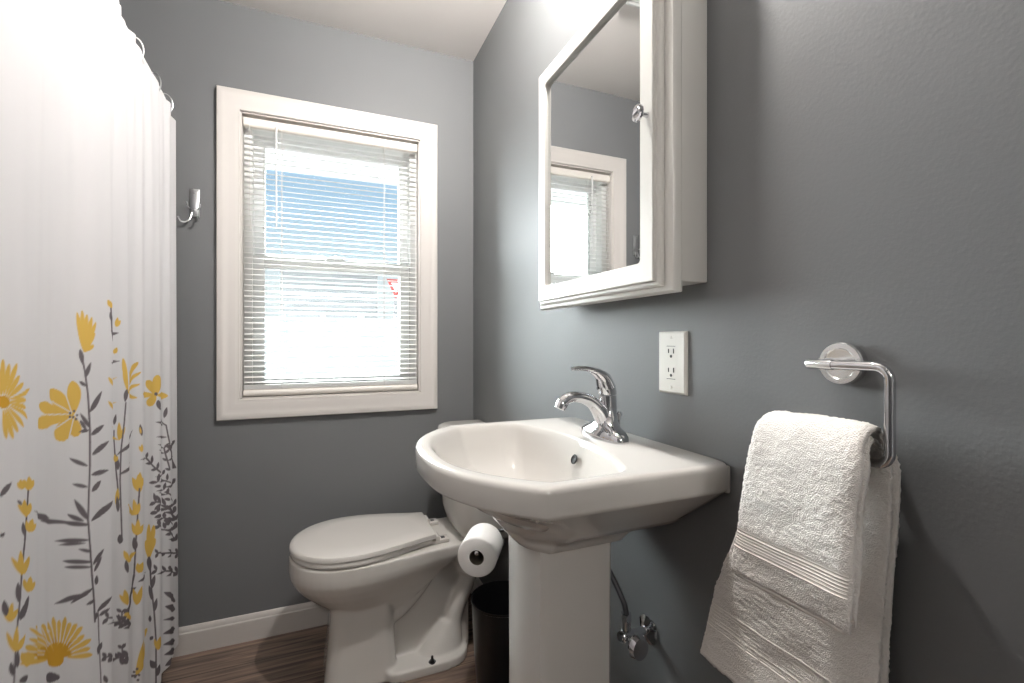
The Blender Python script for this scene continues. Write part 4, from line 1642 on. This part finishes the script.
s g -5809 4968 -5887 4697 -77 43
l y -4725 7678 -4943 8007 78 11
l y -4725 7678 -4540 7896 116 -61
l y -4725 7678 -4748 8047 88 -22
l y -4825 7009 -5884 7606 237 -35
l y -4825 7009 -4702 7283 82 -49
l y -4825 7009 -4905 7447 100 -26
l y -4793 6478 -5017 6887 99 -13
l y -4793 6478 -4512 6659 86 -68
l y -4793 6478 -4747 6875 85 -39
l y -5810 6161 -6035 6560 94 -18
l y -5810 6161 -4847 6064 255 -135
l y -4736 5463 -4776 5745 85 -32
l y -4736 5463 -4542 5668 130 -83
l y -4800 4664 -4935 5166 93 -35
l y -4800 4664 -4612 5067 91 -67
l y -5885 5187 -6165 5588 57 7
l y -5885 5187 -6005 5625 105 -43
l y -5421 4602 -5964 5053 295 -117
l g -4860 6118 -4897 6470 107 -40
l g -5884 5953 -5964 6303 90 -35
l g -4768 5244 -3492 4975 110 -85
p y -3336 5243 -3337 6275 139 -57
p y -3336 5243 -3030 6129 136 -64
p y -3336 5243 -2987 5731 115 -65
p y -3336 5243 -3492 5881 119 -41
p y -3336 5243 -3128 5674 143 -72
l g -3331 5355 -3258 4864 -157 67
s g -3261 5066 -3218 4748 -68 31
s g -3221 4759 -3176 4438 -65 30
s g -3181 4452 -3085 4024 -52 24
s g -3087 4040 -3019 3624 -40 20
s g -3024 3639 -2993 3311 -35 19
s g -2995 3330 -2968 3002 -32 18
s g -2971 3021 -2947 2692 -32 19
s g -2947 2711 -2947 2369 -32 22
s g -2947 2395 -2947 2052 -32 22
s g -2948 2077 -2948 1737 -32 23
s g -2948 1761 -2949 1421 -31 24
l g -3176 4304 -2984 4645 97 -65
l g -3115 3983 -3331 4525 124 -52
l g -3023 3581 -2910 3928 72 -55
l g -2948 1887 -3238 2318 128 -28
l g -2911 1626 -2786 1893 86 -75
l g -3243 2897 -3059 2900 89 -85
l g -3250 3420 -3248 3620 118 -66
l y -2874 2367 -3010 2791 69 -28
l y -2874 2367 -2755 2701 125 -87
s g -5425 4456 -6144 4937 10 13
s g -6140 4932 -7946 5894 15 12
l g -5425 4456 -6049 4721 -26 61
l g -5425 4456 -5910 4873 292 -131
l g -5995 4798 -6200 4820 -30 58
l g -5995 4798 -6035 5012 58 -27
l g -6140 4932 -6432 5005 -48 67
l g -6140 4932 -6187 5151 63 -29
l g -6411 5135 -7966 5772 -41 58
l g -7941 5889 -8084 5846 -37 49
l g -7941 5889 -7991 6061 49 -17
s g -6081 4803 -6084 5140 25 -15
l g -6081 4803 -6251 5021 37 8
l g -6081 4803 -5900 4755 22 -52
l g -6081 4969 -6284 5168 28 20
l g -6081 4969 -5940 4947 27 -52
l g -6082 5134 -6275 5317 27 22
l g -6082 5134 -5920 5113 28 -52
s g -5883 3965 -6203 4133 -5 24
s g -6197 4129 -8000 5137 5 15
l g -5883 3965 -5993 3858 -83 75
l g -5883 3965 -6063 4222 51 1
l g -6054 4055 -6151 4005 -50 64
l g -6054 4055 -6221 4289 42 8
l g -6197 4129 -7774 4858 -88 91
l g -6197 4129 -6305 4319 82 -30
l g -7802 4997 -7945 4993 -56 66
l g -7802 4997 -7940 5180 58 -8
l g -7992 5132 -8098 5116 -38 56
l g -7992 5132 -8078 5281 42 -2
s g -6024 3870 -6082 4294 24 -13
l g -6024 3870 -6149 4014 23 22
l g -6024 3870 -5864 3846 37 -59
l g -6052 4079 -6206 4265 28 15
l g -6052 4079 -5964 4118 43 -54
l g -6081 4284 -6211 4437 29 17
l g -6081 4284 -5970 4327 41 -54
l g -8195 5368 -8088 5499 50 -47
l g -7971 4593 -8042 4805 54 -23
l g -8169 5490 -8196 5310 -44 33
s g -8196 6159 -8180 5862 -18 10
s g -8184 5874 -8168 5576 -17 11
s g -8167 5588 -8153 5349 -16 10
s g -8152 5366 -8140 5126 -16 11
s g -8142 5145 -8125 4903 -15 10
s g -8127 4922 -8115 4681 -15 11
p y -4843 2852 -4381 3565 154 -119
p y -4843 2852 -3448 3362 189 -128
d g -4909 3038 -4907 2967 -54 38
d g -4809 3046 -4809 2973 -44 31
d g -4748 2846 -4747 2772 -47 34
d g -4873 2884 -4874 2813 -48 35
d g -4781 2738 -4780 2666 -46 32
d g -5008 3005 -5005 2932 -227 138
'''
for ln in PRINT.split('\n'):
    q = ln.split()
    if len(q) == 8:
        stamp(q[0], q[1], *[float(v) / 10000 for v in q[2:]])
hem = (ZZ < C_BOT + 0.026) & (ZZ > C_BOT + 0.0235)
colr[hem] *= 0.93
me = bpy.data.meshes.new('shower_curtain')
me.vertices.add(len(co))
me.vertices.foreach_set('co', co.ravel())
me.loops.add(fa.size)
me.loops.foreach_set('vertex_index', fa.ravel().astype(np.int32))
me.polygons.add(len(fa))
me.polygons.foreach_set('loop_start', np.arange(0, fa.size, 4, dtype=np.int32))
me.polygons.foreach_set('use_smooth', np.ones(len(fa), dtype=bool))
me.update(calc_edges=True)
at = me.attributes.new('print', 'FLOAT_COLOR', 'POINT')
at.data.foreach_set('color', np.concatenate([colr.reshape(-1, 3), np.ones((nz * ny, 1))], 1).astype(np.float32).ravel())
me.materials.append(M['curtain'])
sc = bpy.data.objects.new('shower_curtain', me)
COL.objects.link(sc)
tag(sc, 'white shower curtain printed with yellow flowers and grey leaves', 'curtain')
